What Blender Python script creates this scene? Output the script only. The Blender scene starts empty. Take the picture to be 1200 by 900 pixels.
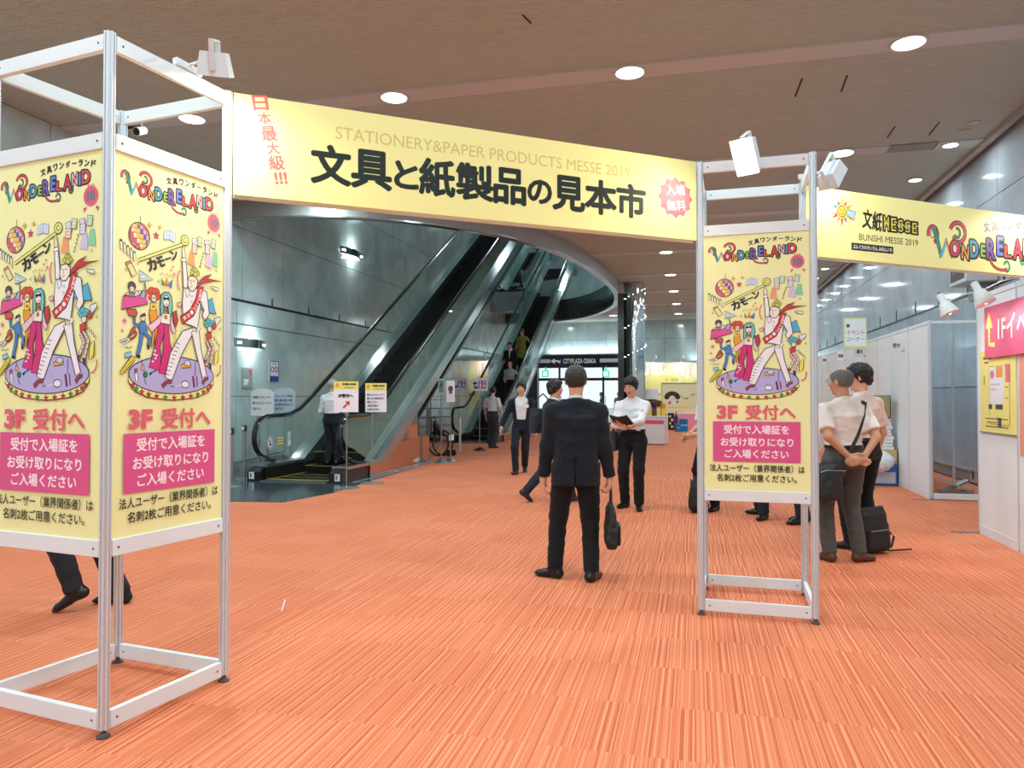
import bpy, bmesh, math, random
import numpy as np
from mathutils import Vector, Matrix, Euler
from mathutils.geometry import tessellate_polygon
random.seed(7); np.random.seed(7)
sc = bpy.context.scene
COL = sc.collection
R = math.radians

# ---------------------------------------------------------------- camera
CAM_H, FPX, YAW, PITCH = 1.437, 860.0, R(14.0), math.atan(15/860)
cam = bpy.data.cameras.new('camera'); camo = bpy.data.objects.new('camera', cam); COL.objects.link(camo)
cam.sensor_width = 36; cam.lens = 36*FPX/1200; cam.clip_end = 300; cam.clip_start = .05
camo.location = (0, 0, CAM_H); camo.rotation_euler = (R(90)+PITCH, 0, YAW)
sc.camera = camo
# ---------------------------------------------------------------- look
sc.view_settings.view_transform = 'Standard'; sc.view_settings.look = 'None'
sc.view_settings.gamma = 1; sc.view_settings.use_curve_mapping = False
sc.view_settings.exposure = 0.0
# ---------------------------------------------------------------- world: overcast daylight outside the glass doors
wd = bpy.data.worlds.new('world'); sc.world = wd; wd.use_nodes = True
wd.node_tree.nodes['Background'].inputs[0].default_value = (.80, .92, 1, 1)
wd.node_tree.nodes['Background'].inputs[1].default_value = 1.3
LAMP_W = 54.0          # each big downlight
SMALL_W = 12.0         # the small downlights along the right wall
SPOT_W = 28.0          # exhibition spotlights on the towers

def area(name, loc, size, power, rot=(0, 0, 0), color=(1, 1, 1), parent=None, sizey=None, shape='DISK', spread=180):
    l = bpy.data.lights.new(name, 'AREA'); l.shape = shape; l.size = size
    if sizey: l.size_y = sizey
    l.energy = power; l.color = color; l.spread = R(spread)
    o = bpy.data.objects.new(name, l); COL.objects.link(o); o.location = loc; o.rotation_euler = rot
    if parent: o.parent = parent
    return o

# ---------------------------------------------------------------- pixel -> place
Fv = Vector((-math.sin(YAW)*math.cos(PITCH), math.cos(YAW)*math.cos(PITCH), math.sin(PITCH)))
Rv = Vector((math.cos(YAW), math.sin(YAW), 0)); Uv = Rv.cross(Fv)
C0 = Vector((0, 0, CAM_H))
def ray(px, py): return Rv*((px-600)/FPX) + Uv*((450-py)/FPX) + Fv
def G(px, py, z=0.0):
    d = ray(px, py); return C0 + d*((z-CAM_H)/d.z)
def HX(px, py, x): d = ray(px, py); return C0 + d*(x/d.x)
def HY(px, py, y): d = ray(px, py); return C0 + d*(y/d.y)
def cam2w(X, Z, z=0): return Vector((X*math.cos(YAW)-Z*math.sin(YAW), X*math.sin(YAW)+Z*math.cos(YAW), z))

# ---------------------------------------------------------------- materials
def lin(c):
    return tuple((v/12.92 if v <= .04045 else ((v+.055)/1.055)**2.4) for v in c)
def hexc(h): return lin(tuple(int(h[i:i+2], 16)/255 for i in (0, 2, 4)))
MATS = {}
def M(name, rgb=(.5, .5, .5), rough=.5, metal=0, noise=0, nscale=30, bump=0, bscale=200, coat=0, emis=None, estr=0, trans=0, alpha=1, ior=1.45, spec=.5, sheen=0, stretch=None):
    if name in MATS: return MATS[name]
    m = bpy.data.materials.new(name); m.use_nodes = True; nt = m.node_tree; b = nt.nodes['Principled BSDF']
    rgb = hexc(rgb) if isinstance(rgb, str) else rgb
    b.inputs['Base Color'].default_value = (*rgb, 1); b.inputs['Roughness'].default_value = rough
    b.inputs['Metallic'].default_value = metal; b.inputs['IOR'].default_value = ior
    b.inputs['Specular IOR Level'].default_value = spec
    b.inputs['Coat Weight'].default_value = coat; b.inputs['Coat Roughness'].default_value = .05
    b.inputs['Transmission Weight'].default_value = trans; b.inputs['Alpha'].default_value = alpha
    b.inputs['Sheen Weight'].default_value = sheen
    tc = nt.nodes.new('ShaderNodeTexCoord'); src = tc.outputs['Object']
    if stretch:
        mp = nt.nodes.new('ShaderNodeMapping'); mp.inputs['Scale'].default_value = stretch
        nt.links.new(src, mp.inputs[0]); src = mp.outputs[0]
    if emis:
        b.inputs['Emission Color'].default_value = (*emis, 1); b.inputs['Emission Strength'].default_value = estr
    if noise:
        n = nt.nodes.new('ShaderNodeTexNoise'); n.inputs['Scale'].default_value = nscale; n.inputs['Detail'].default_value = 3
        nt.links.new(src, n.inputs['Vector'])
        mx = nt.nodes.new('ShaderNodeMix'); mx.data_type = 'RGBA'
        mx.inputs['A'].default_value = (*[v*(1-noise) for v in rgb], 1); mx.inputs['B'].default_value = (*[min(1, v*(1+noise)) for v in rgb], 1)
        nt.links.new(n.outputs['Fac'], mx.inputs['Factor']); nt.links.new(mx.outputs['Result'], b.inputs['Base Color'])
    if bump:
        n2 = nt.nodes.new('ShaderNodeTexNoise'); n2.inputs['Scale'].default_value = bscale; n2.inputs['Detail'].default_value = 2
        nt.links.new(src, n2.inputs['Vector'])
        bp = nt.nodes.new('ShaderNodeBump'); bp.inputs['Strength'].default_value = bump; bp.inputs['Distance'].default_value = .01
        nt.links.new(n2.outputs['Fac'], bp.inputs['Height']); nt.links.new(bp.outputs[0], b.inputs['Normal'])
    MATS[name] = m
    return m

# ---------------------------------------------------------------- mesh builder
def link(name, me, parent=None, loc=None, rotz=None):
    o = bpy.data.objects.new(name, me); COL.objects.link(o)
    if parent: o.parent = parent
    if loc is not None: o.location = loc
    if rotz is not None: o.rotation_euler = (0, 0, rotz)
    return o
def tag(o, label=None, cat=None, group=None, kind=None):
    if label: o['label'] = label
    if cat: o['category'] = cat
    if group: o['group'] = group
    if kind: o['kind'] = kind
    return o
def empty(name, loc=(0, 0, 0), rotz=0, label=None, cat=None, group=None, kind=None):
    o = bpy.data.objects.new(name, None); COL.objects.link(o); o.location = loc; o.rotation_euler = (0, 0, rotz)
    o.empty_display_size = .1
    return tag(o, label, cat, group, kind)
def copy_tree(o, parent=None):
    c = o.copy(); COL.objects.link(c)
    if parent: c.parent = parent
    for ch in list(o.children): copy_tree(ch, c)
    return c

class MB:
    def __init__(s): s.v = []; s.f = []; s.m = []
    def add(s, vs, fs, mi=0):
        b = len(s.v); s.v += [tuple(v) for v in vs]; s.f += [tuple(b+i for i in f) for f in fs]; s.m += [mi]*len(fs); return s
    def box(s, x0, x1, y0, y1, z0, z1, mi=0, T=None):
        vs = [Vector((x, y, z)) for z in (z0, z1) for y in (y0, y1) for x in (x0, x1)]
        if T is not None: vs = [T @ v for v in vs]
        return s.add(vs, [(0, 2, 3, 1), (4, 5, 7, 6), (0, 1, 5, 4), (2, 6, 7, 3), (0, 4, 6, 2), (1, 3, 7, 5)], mi)
    def cbox(s, c, d, rot=(0, 0, 0), mi=0):
        T = Matrix.Translation(c) @ Euler(rot).to_matrix().to_4x4()
        return s.box(-d[0]/2, d[0]/2, -d[1]/2, d[1]/2, -d[2]/2, d[2]/2, mi, T)
    def rbox(s, c, d, b=.01, rot=(0, 0, 0), mi=0):   # box with chamfered edges
        T = Matrix.Translation(c) @ Euler(rot).to_matrix().to_4x4()
        bm = bmesh.new(); bmesh.ops.create_cube(bm, size=1)
        for v in bm.verts: v.co = Vector((v.co.x*d[0], v.co.y*d[1], v.co.z*d[2]))
        bmesh.ops.bevel(bm, geom=bm.edges[:], offset=b, segments=2, affect='EDGES', profile=.5)
        bm.verts.index_update()
        s.add([T @ v.co for v in bm.verts], [[v.index for v in f.verts] for f in bm.faces], mi); bm.free(); return s
    def cyl(s, p0, p1, r0, r1=None, n=12, mi=0, caps=True):
        r1 = r0 if r1 is None else r1; p0 = Vector(p0); p1 = Vector(p1); a = (p1-p0).normalized()
        u = a.orthogonal().normalized(); w = a.cross(u)
        vs = [p+(u*math.cos(2*math.pi*i/n)+w*math.sin(2*math.pi*i/n))*r for p, r in ((p0, r0), (p1, r1)) for i in range(n)]
        fs = [(i, (i+1) % n, n+(i+1) % n, n+i) for i in range(n)]
        if caps: fs += [tuple(range(n))[::-1], tuple(range(n, 2*n))]
        return s.add(vs, fs, mi)
    def tube(s, path, r, n=8, mi=0, closed=False, flat=1.0, up=Vector((1, 0, 0))):
        P = [Vector(p) for p in path]; k = len(P); vs = []; fs = []
        for i, p in enumerate(P):
            if closed: t = P[(i+1) % k]-P[i-1]
            else: t = P[min(i+1, k-1)]-P[max(i-1, 0)]
            t.normalize(); u = (up-t*up.dot(t))
            u = u.normalized() if u.length > 1e-4 else t.orthogonal().normalized()
            w = t.cross(u); rr = r[i] if isinstance(r, (list, tuple)) else r
            vs += [p+u*math.cos(2*math.pi*j/n)*rr+w*math.sin(2*math.pi*j/n)*rr*flat for j in range(n)]
        for i in range(k if closed else k-1):
            a, b = i*n, ((i+1) % k)*n
            fs += [(a+j, a+(j+1) % n, b+(j+1) % n, b+j) for j in range(n)]
        if not closed: fs += [tuple(range(n))[::-1], tuple(range((k-1)*n, k*n))]
        return s.add(vs, fs, mi)
    def lathe(s, prof, c=(0, 0, 0), n=20, mi=0):
        vs = [(c[0]+r*math.cos(2*math.pi*i/n), c[1]+r*math.sin(2*math.pi*i/n), c[2]+z) for r, z in prof for i in range(n)]
        fs = [(k*n+i, k*n+(i+1) % n, (k+1)*n+(i+1) % n, (k+1)*n+i) for k in range(len(prof)-1) for i in range(n)]
        fs += [tuple(range(n))[::-1], tuple(range((len(prof)-1)*n, len(prof)*n))]
        return s.add(vs, fs, mi)
    def prism(s, poly, a, b, axis='x', mi=0):      # poly in the other two axes
        def P(u, v, t): return {'x': (t, u, v), 'y': (u, t, v), 'z': (u, v, t)}[axis]
        n = len(poly); vs = [P(u, v, t) for t in (a, b) for u, v in poly]
        tri = tessellate_polygon([[Vector((u, v, 0)) for u, v in poly]])
        fs = [(i, (i+1) % n, n+(i+1) % n, n+i) for i in range(n)]
        fs += [tuple(t) for t in tri] + [tuple(n+i for i in t[::-1]) for t in tri]
        return s.add(vs, fs, mi)
    def mesh(s, name, mats, smooth=False):
        me = bpy.data.meshes.new(name); me.from_pydata([tuple(v) for v in s.v], [], s.f)
        for m in (mats if isinstance(mats, (list, tuple)) else [mats]): me.materials.append(m)
        if len(me.materials) > 1: me.polygons.foreach_set('material_index', s.m)
        bm = bmesh.new(); bm.from_mesh(me); bmesh.ops.recalc_face_normals(bm, faces=bm.faces); bm.to_mesh(me); bm.free()
        if smooth:
            me.polygons.foreach_set('use_smooth', [True]*len(me.polygons))
            try: me.set_sharp_from_angle(angle=R(40))
            except Exception: pass
        me.update(); return me
    def build(s, name, mats, parent=None, loc=None, rotz=None, smooth=False):
        return link(name, s.mesh(name, mats, smooth), parent, loc, rotz)

# ---------------------------------------------------------------- flat print: lettering and drawings in ink on a panel
GL = {}
def glyphs(body, bold=0.0):
    k = (body, bold)
    if k not in GL:
        c = bpy.data.curves.new('ink', 'FONT'); c.body = body; c.offset = bold; c.resolution_u = 3
        o = bpy.data.objects.new('ink', c); COL.objects.link(o)
        bpy.context.view_layer.update()
        dg = bpy.context.evaluated_depsgraph_get(); me = bpy.data.meshes.new_from_object(o.evaluated_get(dg))
        vs = [(v.co.x, v.co.y) for v in me.vertices]; fs = [tuple(p.vertices) for p in me.polygons]
        bpy.data.objects.remove(o); bpy.data.curves.remove(c); bpy.data.meshes.remove(me)
        xs = [v[0] for v in vs]; ys = [v[1] for v in vs]
        GL[k] = (vs, fs, min(xs), max(xs), min(ys), max(ys))
    return GL[k]
class Art:
    """2-D ink drawing; (x right, y DOWN) in any units, T maps it to metres on the panel."""
    STEP = 1e-5
    def __init__(s): s.v = []; s.f = []; s.c = []; s.k = 0; s.T = lambda x, y: (x, y)
    def poly(s, pts, col, line=0, lcol='1a1a20'):
        tri = tessellate_polygon([[Vector((x, y, 0)) for x, y in pts]])
        s._add(pts, [tuple(t) for t in tri], col)
        if line: s.line(list(pts), line, lcol, True)
        return s
    def _add(s, pts, fs, col):
        s.k += 1; b = len(s.v); d = -s.k*s.STEP
        for x, y in pts:
            X, Y = s.T(x, y); s.v.append((X, d, Y))
        s.f += [tuple(b+i for i in f) for f in fs]; s.c += [hexc(col)]*len(fs)
    def line(s, pts, w, col='1a1a20', closed=False):
        n = len(pts); L = []; Rr = []
        for i, (x, y) in enumerate(pts):
            a = pts[i-1] if (i > 0 or closed) else pts[i]; b = pts[(i+1) % n] if (i < n-1 or closed) else pts[i]
            dx, dy = b[0]-a[0], b[1]-a[1]; l = math.hypot(dx, dy) or 1; nx, ny = -dy/l*w/2, dx/l*w/2
            L.append((x+nx, y+ny)); Rr.append((x-nx, y-ny))
        fs = [(i, (i+1) % n, n+(i+1) % n, n+i) for i in range(n if closed else n-1)]
        s._add(L+Rr, fs, col); return s
    def ell(s, cx, cy, rx, ry, col, line=0, lcol='1a1a20', n=22, a0=0, a1=360, rot=0):
        cr, sr = math.cos(R(rot)), math.sin(R(rot)); k = n if a1-a0 == 360 else n+1; P = []
        for i in range(k):
            t = R(a0+(a1-a0)*i/n); u, v = rx*math.cos(t), ry*math.sin(t); P.append((cx+u*cr-v*sr, cy+u*sr+v*cr))
        return s.poly(P, col, line, lcol)
    def arc(s, cx, cy, rx, ry, a0, a1, w, col, n=16):
        return s.line([(cx+rx*math.cos(R(a0+(a1-a0)*i/n)), cy+ry*math.sin(R(a0+(a1-a0)*i/n))) for i in range(n+1)], w, col)
    def rect(s, x0, y0, x1, y1, col, line=0, lcol='1a1a20'):
        return s.poly([(x0, y0), (x1, y0), (x1, y1), (x0, y1)], col, line, lcol)
    def star(s, cx, cy, r, col, n=5, inner=.45, rot=-90, line=0):
        return s.poly([(cx+(r if i % 2 == 0 else r*inner)*math.cos(R(rot+180*i/n)), cy+(r if i % 2 == 0 else r*inner)*math.sin(R(rot+180*i/n))) for i in range(2*n)], col, line)
    def text(s, body, x0, x1, y0, y1, col, bold=0.0, rot=0, skew=0):
        """lettering that fills the box x0..x1, y0 (top)..y1 (bottom)"""
        cjk = any(ord(ch) > 0x2fff for ch in body) and bold > .005
        vs, fs, a, b, c, d = glyphs(body, 0.0 if cjk else bold)
        if cjk:       # heavy strokes: the same outline struck several times, slightly shifted
            vs0, fs0, n0 = vs, fs, len(vs); o_ = bold*.85; vs, fs, copies = [], [], 0
            for i, (ox, oy) in enumerate([(math.cos(R(22.5+45*q)), math.sin(R(22.5+45*q))) for q in range(8)]+[(.5*math.cos(R(90*q)), .5*math.sin(R(90*q))) for q in range(4)] if bold > .055 else ([(.9*math.cos(R(30+60*q)), .9*math.sin(R(30+60*q))) for q in range(6)] if bold > .04 else ((-.8, -.6), (.8, .6), (-.6, .7), (.6, -.7)))):
                vs += [(x+ox*o_, y+oy*o_) for x, y in vs0]; copies += 1
            a -= o_; b += o_; c -= o_; d += o_
        cx, cy = (x0+x1)/2, (y0+y1)/2; cr, sr = math.cos(R(rot)), math.sin(R(rot)); P = []
        for x, y in vs:
            u = ((x-a)/(b-a)-.5)*(x1-x0); v = (.5-(y-c)/(d-c))*(y1-y0); v += skew*u
            P.append((cx+u*cr-v*sr, cy+u*sr+v*cr))
        if cjk:
            for i in range(copies): s._add(P[i*n0:(i+1)*n0], fs0, col)
        else: s._add(P, fs, col)
        return s
    def mesh(s, name):
        me = bpy.data.meshes.new(name); me.from_pydata(s.v, [], s.f)
        at = me.color_attributes.new('ink', 'FLOAT_COLOR', 'CORNER'); buf = []
        for p, c in zip(me.polygons, s.c): buf += [c[0], c[1], c[2], 1.0]*p.loop_total
        at.data.foreach_set('color', buf); me.materials.append(ink_mat()); me.update(); return me
    def build(s, name, parent=None, loc=None, rotz=None): return link(name, s.mesh(name), parent, loc, rotz)
def ink_mat():
    if 'printed_ink' in MATS: return MATS['printed_ink']
    m = M('printed_ink', (.5, .5, .5), .42); nt = m.node_tree
    a = nt.nodes.new('ShaderNodeAttribute'); a.attribute_name = 'ink'
    nt.links.new(a.outputs['Color'], nt.nodes['Principled BSDF'].inputs['Base Color']); return m
def scaler(x0, x1, y0, y1, W, H):     # drawing units -> panel metres, origin at the panel's lower left
    return lambda x, y: ((x-x0)/(x1-x0)*W, H-(y-y0)/(y1-y0)*H)
# ================================================================ SETTING
CEIL = CAM_H + 3.9
XL, XR, YB = -8.9, 4.45, 38.0
marble_cols = {}
def marble(name, a, b, joint=False, rough=.11):
    m = M(name, a, rough, coat=.0, spec=.55); nt = m.node_tree; bs = nt.nodes['Principled BSDF']
    geo = nt.nodes.new('ShaderNodeNewGeometry')
    n = nt.nodes.new('ShaderNodeTexNoise'); n.inputs['Scale'].default_value = .9; n.inputs['Detail'].default_value = 9; n.inputs['Roughness'].default_value = .62; n.inputs['Distortion'].default_value = .8
    nt.links.new(geo.outputs['Position'], n.inputs['Vector'])
    r = nt.nodes.new('ShaderNodeValToRGB'); r.color_ramp.elements[0].position = .32; r.color_ramp.elements[1].position = .68
    r.color_ramp.elements[0].color = (*a, 1); r.color_ramp.elements[1].color = (*b, 1)
    nt.links.new(n.outputs['Fac'], r.inputs[0]); nt.links.new(r.outputs[0], bs.inputs['Base Color'])
    return m
MARB = marble('grey_green_marble', (.34, .46, .46), (.54, .70, .71))
MARBR = marble('grey_blue_marble', (.37, .43, .48), (.52, .60, .68), rough=.07)
JOINT = M('wall_joint', (.03, .035, .035), .7)
def slab_wall(name, side, pos, a0, a1, z0, z1, cw, rows, mat, facing, skip=None, kind='structure'):
    """backing + stone slabs, each a part. side 'x': plane x=pos, runs along y; side 'y': plane y=pos, runs along x."""
    t = .12; s = facing
    mb = MB()
    if side == 'x': mb.box(min(pos-s*t, pos-s*.03), max(pos-s*t, pos-s*.03), a0, a1, z0, z1)
    else: mb.box(a0, a1, min(pos-s*t, pos-s*.03), max(pos-s*t, pos-s*.03), z0, z1)
    w = mb.build(name, JOINT); w['kind'] = kind
    cache = {}
    n = max(1, round((a1-a0)/cw)); cw = (a1-a0)/n
    for j in range(len(rows)-1):
        h = rows[j+1]-rows[j]; g = .012
        if h < .05: continue
        if round(h, 3) not in cache:
            m2 = MB()
            d = .028
            if side == 'x': m2.box(-d/2, d/2, -(cw-g)/2, (cw-g)/2, -(h-g)/2, (h-g)/2)
            else: m2.box(-(cw-g)/2, (cw-g)/2, -d/2, d/2, -(h-g)/2, (h-g)/2)
            cache[round(h, 3)] = m2.mesh('stone_slab', mat)
        for i in range(n):
            c = a0+cw*(i+.5); z = (rows[j]+rows[j+1])/2
            if skip and skip(c, z): continue
            link('stone_slab', cache[round(h, 3)], w, (pos-s*.014, c, z) if side == 'x' else (c, pos-s*.014, z))
    return w

# floor -----------------------------------------------------------
fl = MB().box(XL-.1, XR+.1, -7, YB, -.05, 0)
car = M('orange_stripe_carpet', (.7, .2, .08), .9, spec=.2); nt = car.node_tree; bs = nt.nodes['Principled BSDF']
def node(t, **k):
    n = nt.nodes.new(t)
    for a, b in k.items():
        if a.startswith('i_'): n.inputs[int(a[2:])].default_value = b
        else: setattr(n, a, b)
    return n
def L(a, b): nt.links.new(a, b)
def mth(op, a, b=None):
    n = nt.nodes.new('ShaderNodeMath'); n.operation = op
    for i, x in enumerate((a, b)):
        if x is None: continue
        if isinstance(x, (int, float)): n.inputs[i].default_value = x
        else: nt.links.new(x, n.inputs[i])
    return n.outputs[0]
tc = node('ShaderNodeTexCoord'); sp = node('ShaderNodeSeparateXYZ'); L(tc.outputs['Object'], sp.inputs[0])
X, Y = sp.outputs[0], sp.outputs[1]
row = mth('FLOOR', mth('DIVIDE', Y, .5)); wr = node('ShaderNodeTexWhiteNoise', noise_dimensions='1D'); L(row, wr.inputs['W'])
col_ = mth('FLOOR', mth('DIVIDE', X, .5))
wc = node('ShaderNodeTexWhiteNoise', noise_dimensions='2D'); cb = node('ShaderNodeCombineXYZ'); L(row, cb.inputs[0]); L(col_, cb.inputs[1]); L(cb.outputs[0], wc.inputs['Vector'])
w_ = mth('ADD', mth('MULTIPLY', X, 58), mth('MULTIPLY', wr.outputs['Value'], 40))
n1 = node('ShaderNodeTexNoise', noise_dimensions='1D'); n1.inputs['Scale'].default_value = 1; n1.inputs['Detail'].default_value = 3; n1.inputs['Roughness'].default_value = .75
L(w_, n1.inputs['W'])
n2 = node('ShaderNodeTexNoise'); n2.inputs['Scale'].default_value = 260; L(tc.outputs['Object'], n2.inputs['Vector'])
f = mth('ADD', n1.outputs['Fac'], mth('MULTIPLY', mth('SUBTRACT', n2.outputs['Fac'], .5), .22))
f = mth('ADD', f, mth('MULTIPLY', mth('SUBTRACT', wc.outputs['Value'], .5), .05))
rp = node('ShaderNodeValToRGB'); e = rp.color_ramp.elements
e[0].position = .32; e[0].color = (*hexc('c2613e'), 1); e[1].position = .66; e[1].color = (*hexc('ec9b78'), 1)
e2 = e.new(.48); e2.color = (*hexc('d87b57'), 1)
L(f, rp.inputs[0]); L(rp.outputs[0], bs.inputs['Base Color'])
bp = node('ShaderNodeBump'); bp.inputs['Strength'].default_value = .35; bp.inputs['Distance'].default_value = .004; L(f, bp.inputs['Height']); L(bp.outputs[0], bs.inputs['Normal'])
o = fl.build('floor', car); o['kind'] = 'structure'

# walls -----------------------------------------------------------
zr = [0, 1.45, 2.9, 3.38, 4.85, 6.3, 7.75, 9.2, 10.6]
slab_wall('wall_left', 'x', XL, -7, 42, 0, 11, 1.55, [0, 1.45, 2.9, 3.36], MARB, 1)
slab_wall('wall_left', 'x', XL, 8.5, 42, 3.38, 11, 1.55, [3.40]+zr[4:]+[11], MARB, 1)
slab_wall('wall_left', 'x', XL, -7, 8.5, 3.38, CEIL+.1, 1.55, [3.40, CEIL], MARB, 1)
slab_wall('wall_right', 'x', XR, -7, YB, 0, 3.13, 1.5, [0.13, 1.6, 3.13], MARBR, -1)
slab_wall('wall_right', 'x', XR, -7, YB, 3.15, CEIL+.5, 1.5, [3.15, 4.5, CEIL+.5], MARBR, -1)
slab_wall('wall_back', 'y', YB, XL, XR, 0, CEIL+.6, 1.5, [0, 1.45, 3.1, 4.4, CEIL+.6], MARB, -1, skip=lambda c, z: -8.2 < c < -.45 and z < 3.1)
bpy.data.objects['wall_back'].data.clear_geometry()
mb = MB().box(-.35, XR, YB+.03, YB+.12, 0, CEIL+.6).box(XL, -8.1, YB+.03, YB+.12, 0, CEIL+.6).box(-8.1, -.35, YB+.03, YB+.12, 3.1, CEIL+.6)
me = mb.mesh('wall_back', JOINT); bpy.data.objects['wall_back'].data = me
slab_wall('wall_back', 'y', 42.0, XL, 4.5, 6.0, 11, 1.6, [6, 7.4, 8.8, 10.2, 11], MARB, -1)
o = MB().box(XL-.1, XR+.2, -7.1, -7, -.05, CEIL+.2).build('wall_front', M('plaster_wall', (.45, .46, .46), .7)); o['kind'] = 'structure'
# dark joint lines and their short ticks, dado strip
jm = M('black_joint_strip', (.012, .014, .015), .35)
mb = MB().box(XL, XL+.012, 0, 38, 3.365, 3.395).box(XL, XL+.008, 0, 38, 2.895, 2.908)
for i in range(24): mb.box(XL, XL+.012, 3.3+1.55*i, 3.33+1.55*i, 3.395, 3.56)
mb.build('trim_1', jm)['kind'] = 'structure'
mb = MB().box(XR-.012, XR, 0, YB, 3.125, 3.16)
for i in range(25): mb.box(XR-.012, XR, .25+1.5*i, .285+1.5*i, 3.16, 3.40)
mb.build('trim_2', jm)['kind'] = 'structure'
mb = MB().box(XR-.02, XR, 0, YB, .02, .20); mb.build('baseboard_right', M('baseboard_stone', (.26, .29, .32), .3))['kind'] = 'structure'
mb = MB().box(XR-.035, XR, 0, YB, .20, .225); mb.build('trim_3', M('satin_rail', (.62, .66, .7), .25, .8))['kind'] = 'structure'
mb = MB().box(XL, XL+.03, 0, YB, .0, .16); mb.build('baseboard_left', M('baseboard_stone'))['kind'] = 'structure'

# ceiling with the rounded opening over the escalators -------------
rim = [(XL, 12.75), (-8.3, 12.8), (-7.3, 12.95), (-6.3, 13.35), (-5.4, 14.0), (-4.6, 14.85), (-3.9, 15.9), (-3.35, 17.3), (-2.95, 19.0), (-2.7, 21.0),
       (-2.58, 23.0), (-2.56, 24.8), (-2.7, 26.6), (-3.0, 28.4), (-3.5, 30.0), (-4.2, 31.6), (-5.1, 32.9), (-6.2, 33.8), (-7.4, 34.3), (XL, 34.5)]
cm = M('ribbed_brown_ceiling', (.30, .25, .20), .55, spec=.4); nt = cm.node_tree; bs = nt.nodes['Principled BSDF']
tc = node('ShaderNodeTexCoord'); sp = node('ShaderNodeSeparateXYZ'); L(tc.outputs['Object'], sp.inputs[0])
wv = mth('SINE', mth('MULTIPLY', sp.outputs[1], 2*math.pi/.028))
nz = node('ShaderNodeTexNoise'); nz.inputs['Scale'].default_value = 40; nz.inputs['Detail'].default_value = 2
mp = node('ShaderNodeMapping'); mp.inputs['Scale'].default_value = (.15, 1.5, 1); L(tc.outputs['Object'], mp.inputs[0]); L(mp.outputs[0], nz.inputs['Vector'])
bp = node('ShaderNodeBump'); bp.inputs['Strength'].default_value = .8; bp.inputs['Distance'].default_value = .006; L(wv, bp.inputs['Height']); L(bp.outputs[0], bs.inputs['Normal'])
rp = node('ShaderNodeValToRGB'); e = rp.color_ramp.elements; e[0].position = .3; e[0].color = (.45, .52, .465, 1); e[1].position = .7; e[1].color = (.57, .65, .585, 1)
L(mth('ADD', mth('MULTIPLY', wv, .14), nz.outputs['Fac']), rp.inputs[0]); L(rp.outputs[0], bs.inputs['Base Color'])
outer = [(XL, -7), (XR-.15, -7), (XR-.15, YB), (XL, YB)]
poly = [(XL, -7), (XR-.15, -7), (XR-.15, YB), (XL, YB)] + rim[::-1]
MB().prism(poly, CEIL, CEIL+.12, 'z').build('ceiling', cm)['kind'] = 'structure'
# floor of the level above, beyond the rim, and the high ceiling of the void
um = M('upper_floor_slab', (.20, .22, .21), .6)
MB().prism([(XR, 10), (XR, 42), (XL, 42), (XL, 34.6)] + [(x+.12, y) for x, y in rim[-2:0:-1]] + [(XL, 12.6), (XL, 10)], CEIL+.14, CEIL+.6, 'z').build('floor', um)['kind'] = 'structure'
MB().box(XL, 5, 8.5, 42, 11, 11.1).build('ceiling', M('upper_ceiling', (.25, .27, .25), .7))['kind'] = 'structure'
MB().box(XL, 5, 8.4, 8.5, CEIL+.1, 11).build('wall_upper_front', M('upper_wall', (.22, .25, .24), .6))['kind'] = 'structure'
MB().box(4.5, 4.6, 8.4, 42, CEIL+.5, 11).build('wall_upper_right', M('upper_wall'))['kind'] = 'structure'
# fascia ring round the opening
def ring(pts, z0, z1, off, th, name, mat, smooth=True):
    mb = MB(); n = len(pts); A = []
    for i, (x, y) in enumerate(pts):
        a = pts[max(i-1, 0)]; b = pts[min(i+1, n-1)]; dx, dy = b[0]-a[0], b[1]-a[1]; l = math.hypot(dx, dy)
        nx, ny = dy/l, -dx/l
        A.append(((x+nx*off, y+ny*off), (x+nx*(off-th), y+ny*(off-th))))
    vs = [];
    for (p, q) in A: vs += [(*p, z0), (*p, z1), (*q, z1), (*q, z0)]
    fs = []
    for i in range(n-1):
        a, b = 4*i, 4*i+4
        fs += [(a+j, a+(j+1) % 4, b+(j+1) % 4, b+j) for j in range(4)]
    fs += [(0, 1, 2, 3), tuple(4*(n-1)+j for j in (3, 2, 1, 0))]
    mb.add(vs, fs); return mb.build(name, mat, smooth=False)
def dense(pts, k=3):
    out = []; n = len(pts)
    for i in range(n-1):
        p0, p1, p2, p3 = pts[max(i-1, 0)], pts[i], pts[i+1], pts[min(i+2, n-1)]
        for j in range(k):
            t = j/k; out.append(tuple(.5*((2*p1[a])+(-p0[a]+p2[a])*t+(2*p0[a]-5*p1[a]+4*p2[a]-p3[a])*t*t+(-p0[a]+3*p1[a]-3*p2[a]+p3[a])*t**3) for a in (0, 1)))
    return out+[pts[-1]]
rimd = dense(rim)
ring(rimd, CEIL-.36, CEIL-.001, .06, .16, 'ceiling_trim', M('fascia_painted', (.30, .32, .31), .45))['kind'] = 'structure'
ring(rimd, CEIL-.33, CEIL+.6, -.105, .03, 'ceiling_trim', M('fascia_inner', (.05, .07, .065), .08, .0, coat=1))['kind'] = 'structure'
ring(rimd, CEIL-.39, CEIL-.36, .08, .2, 'ceiling_trim', M('fascia_steel', (.5, .55, .55), .25, .9))['kind'] = 'structure'
# glass guard of the floor above
gl = M('green_glass', (.55, .80, .72), .02, trans=.0, alpha=.22, spec=.8)
ring(rimd, CEIL+.62, CEIL+1.6, -.1, .014, 'void_railing', gl)
bpy.data.objects['void_railing']['kind'] = 'structure'
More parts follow.
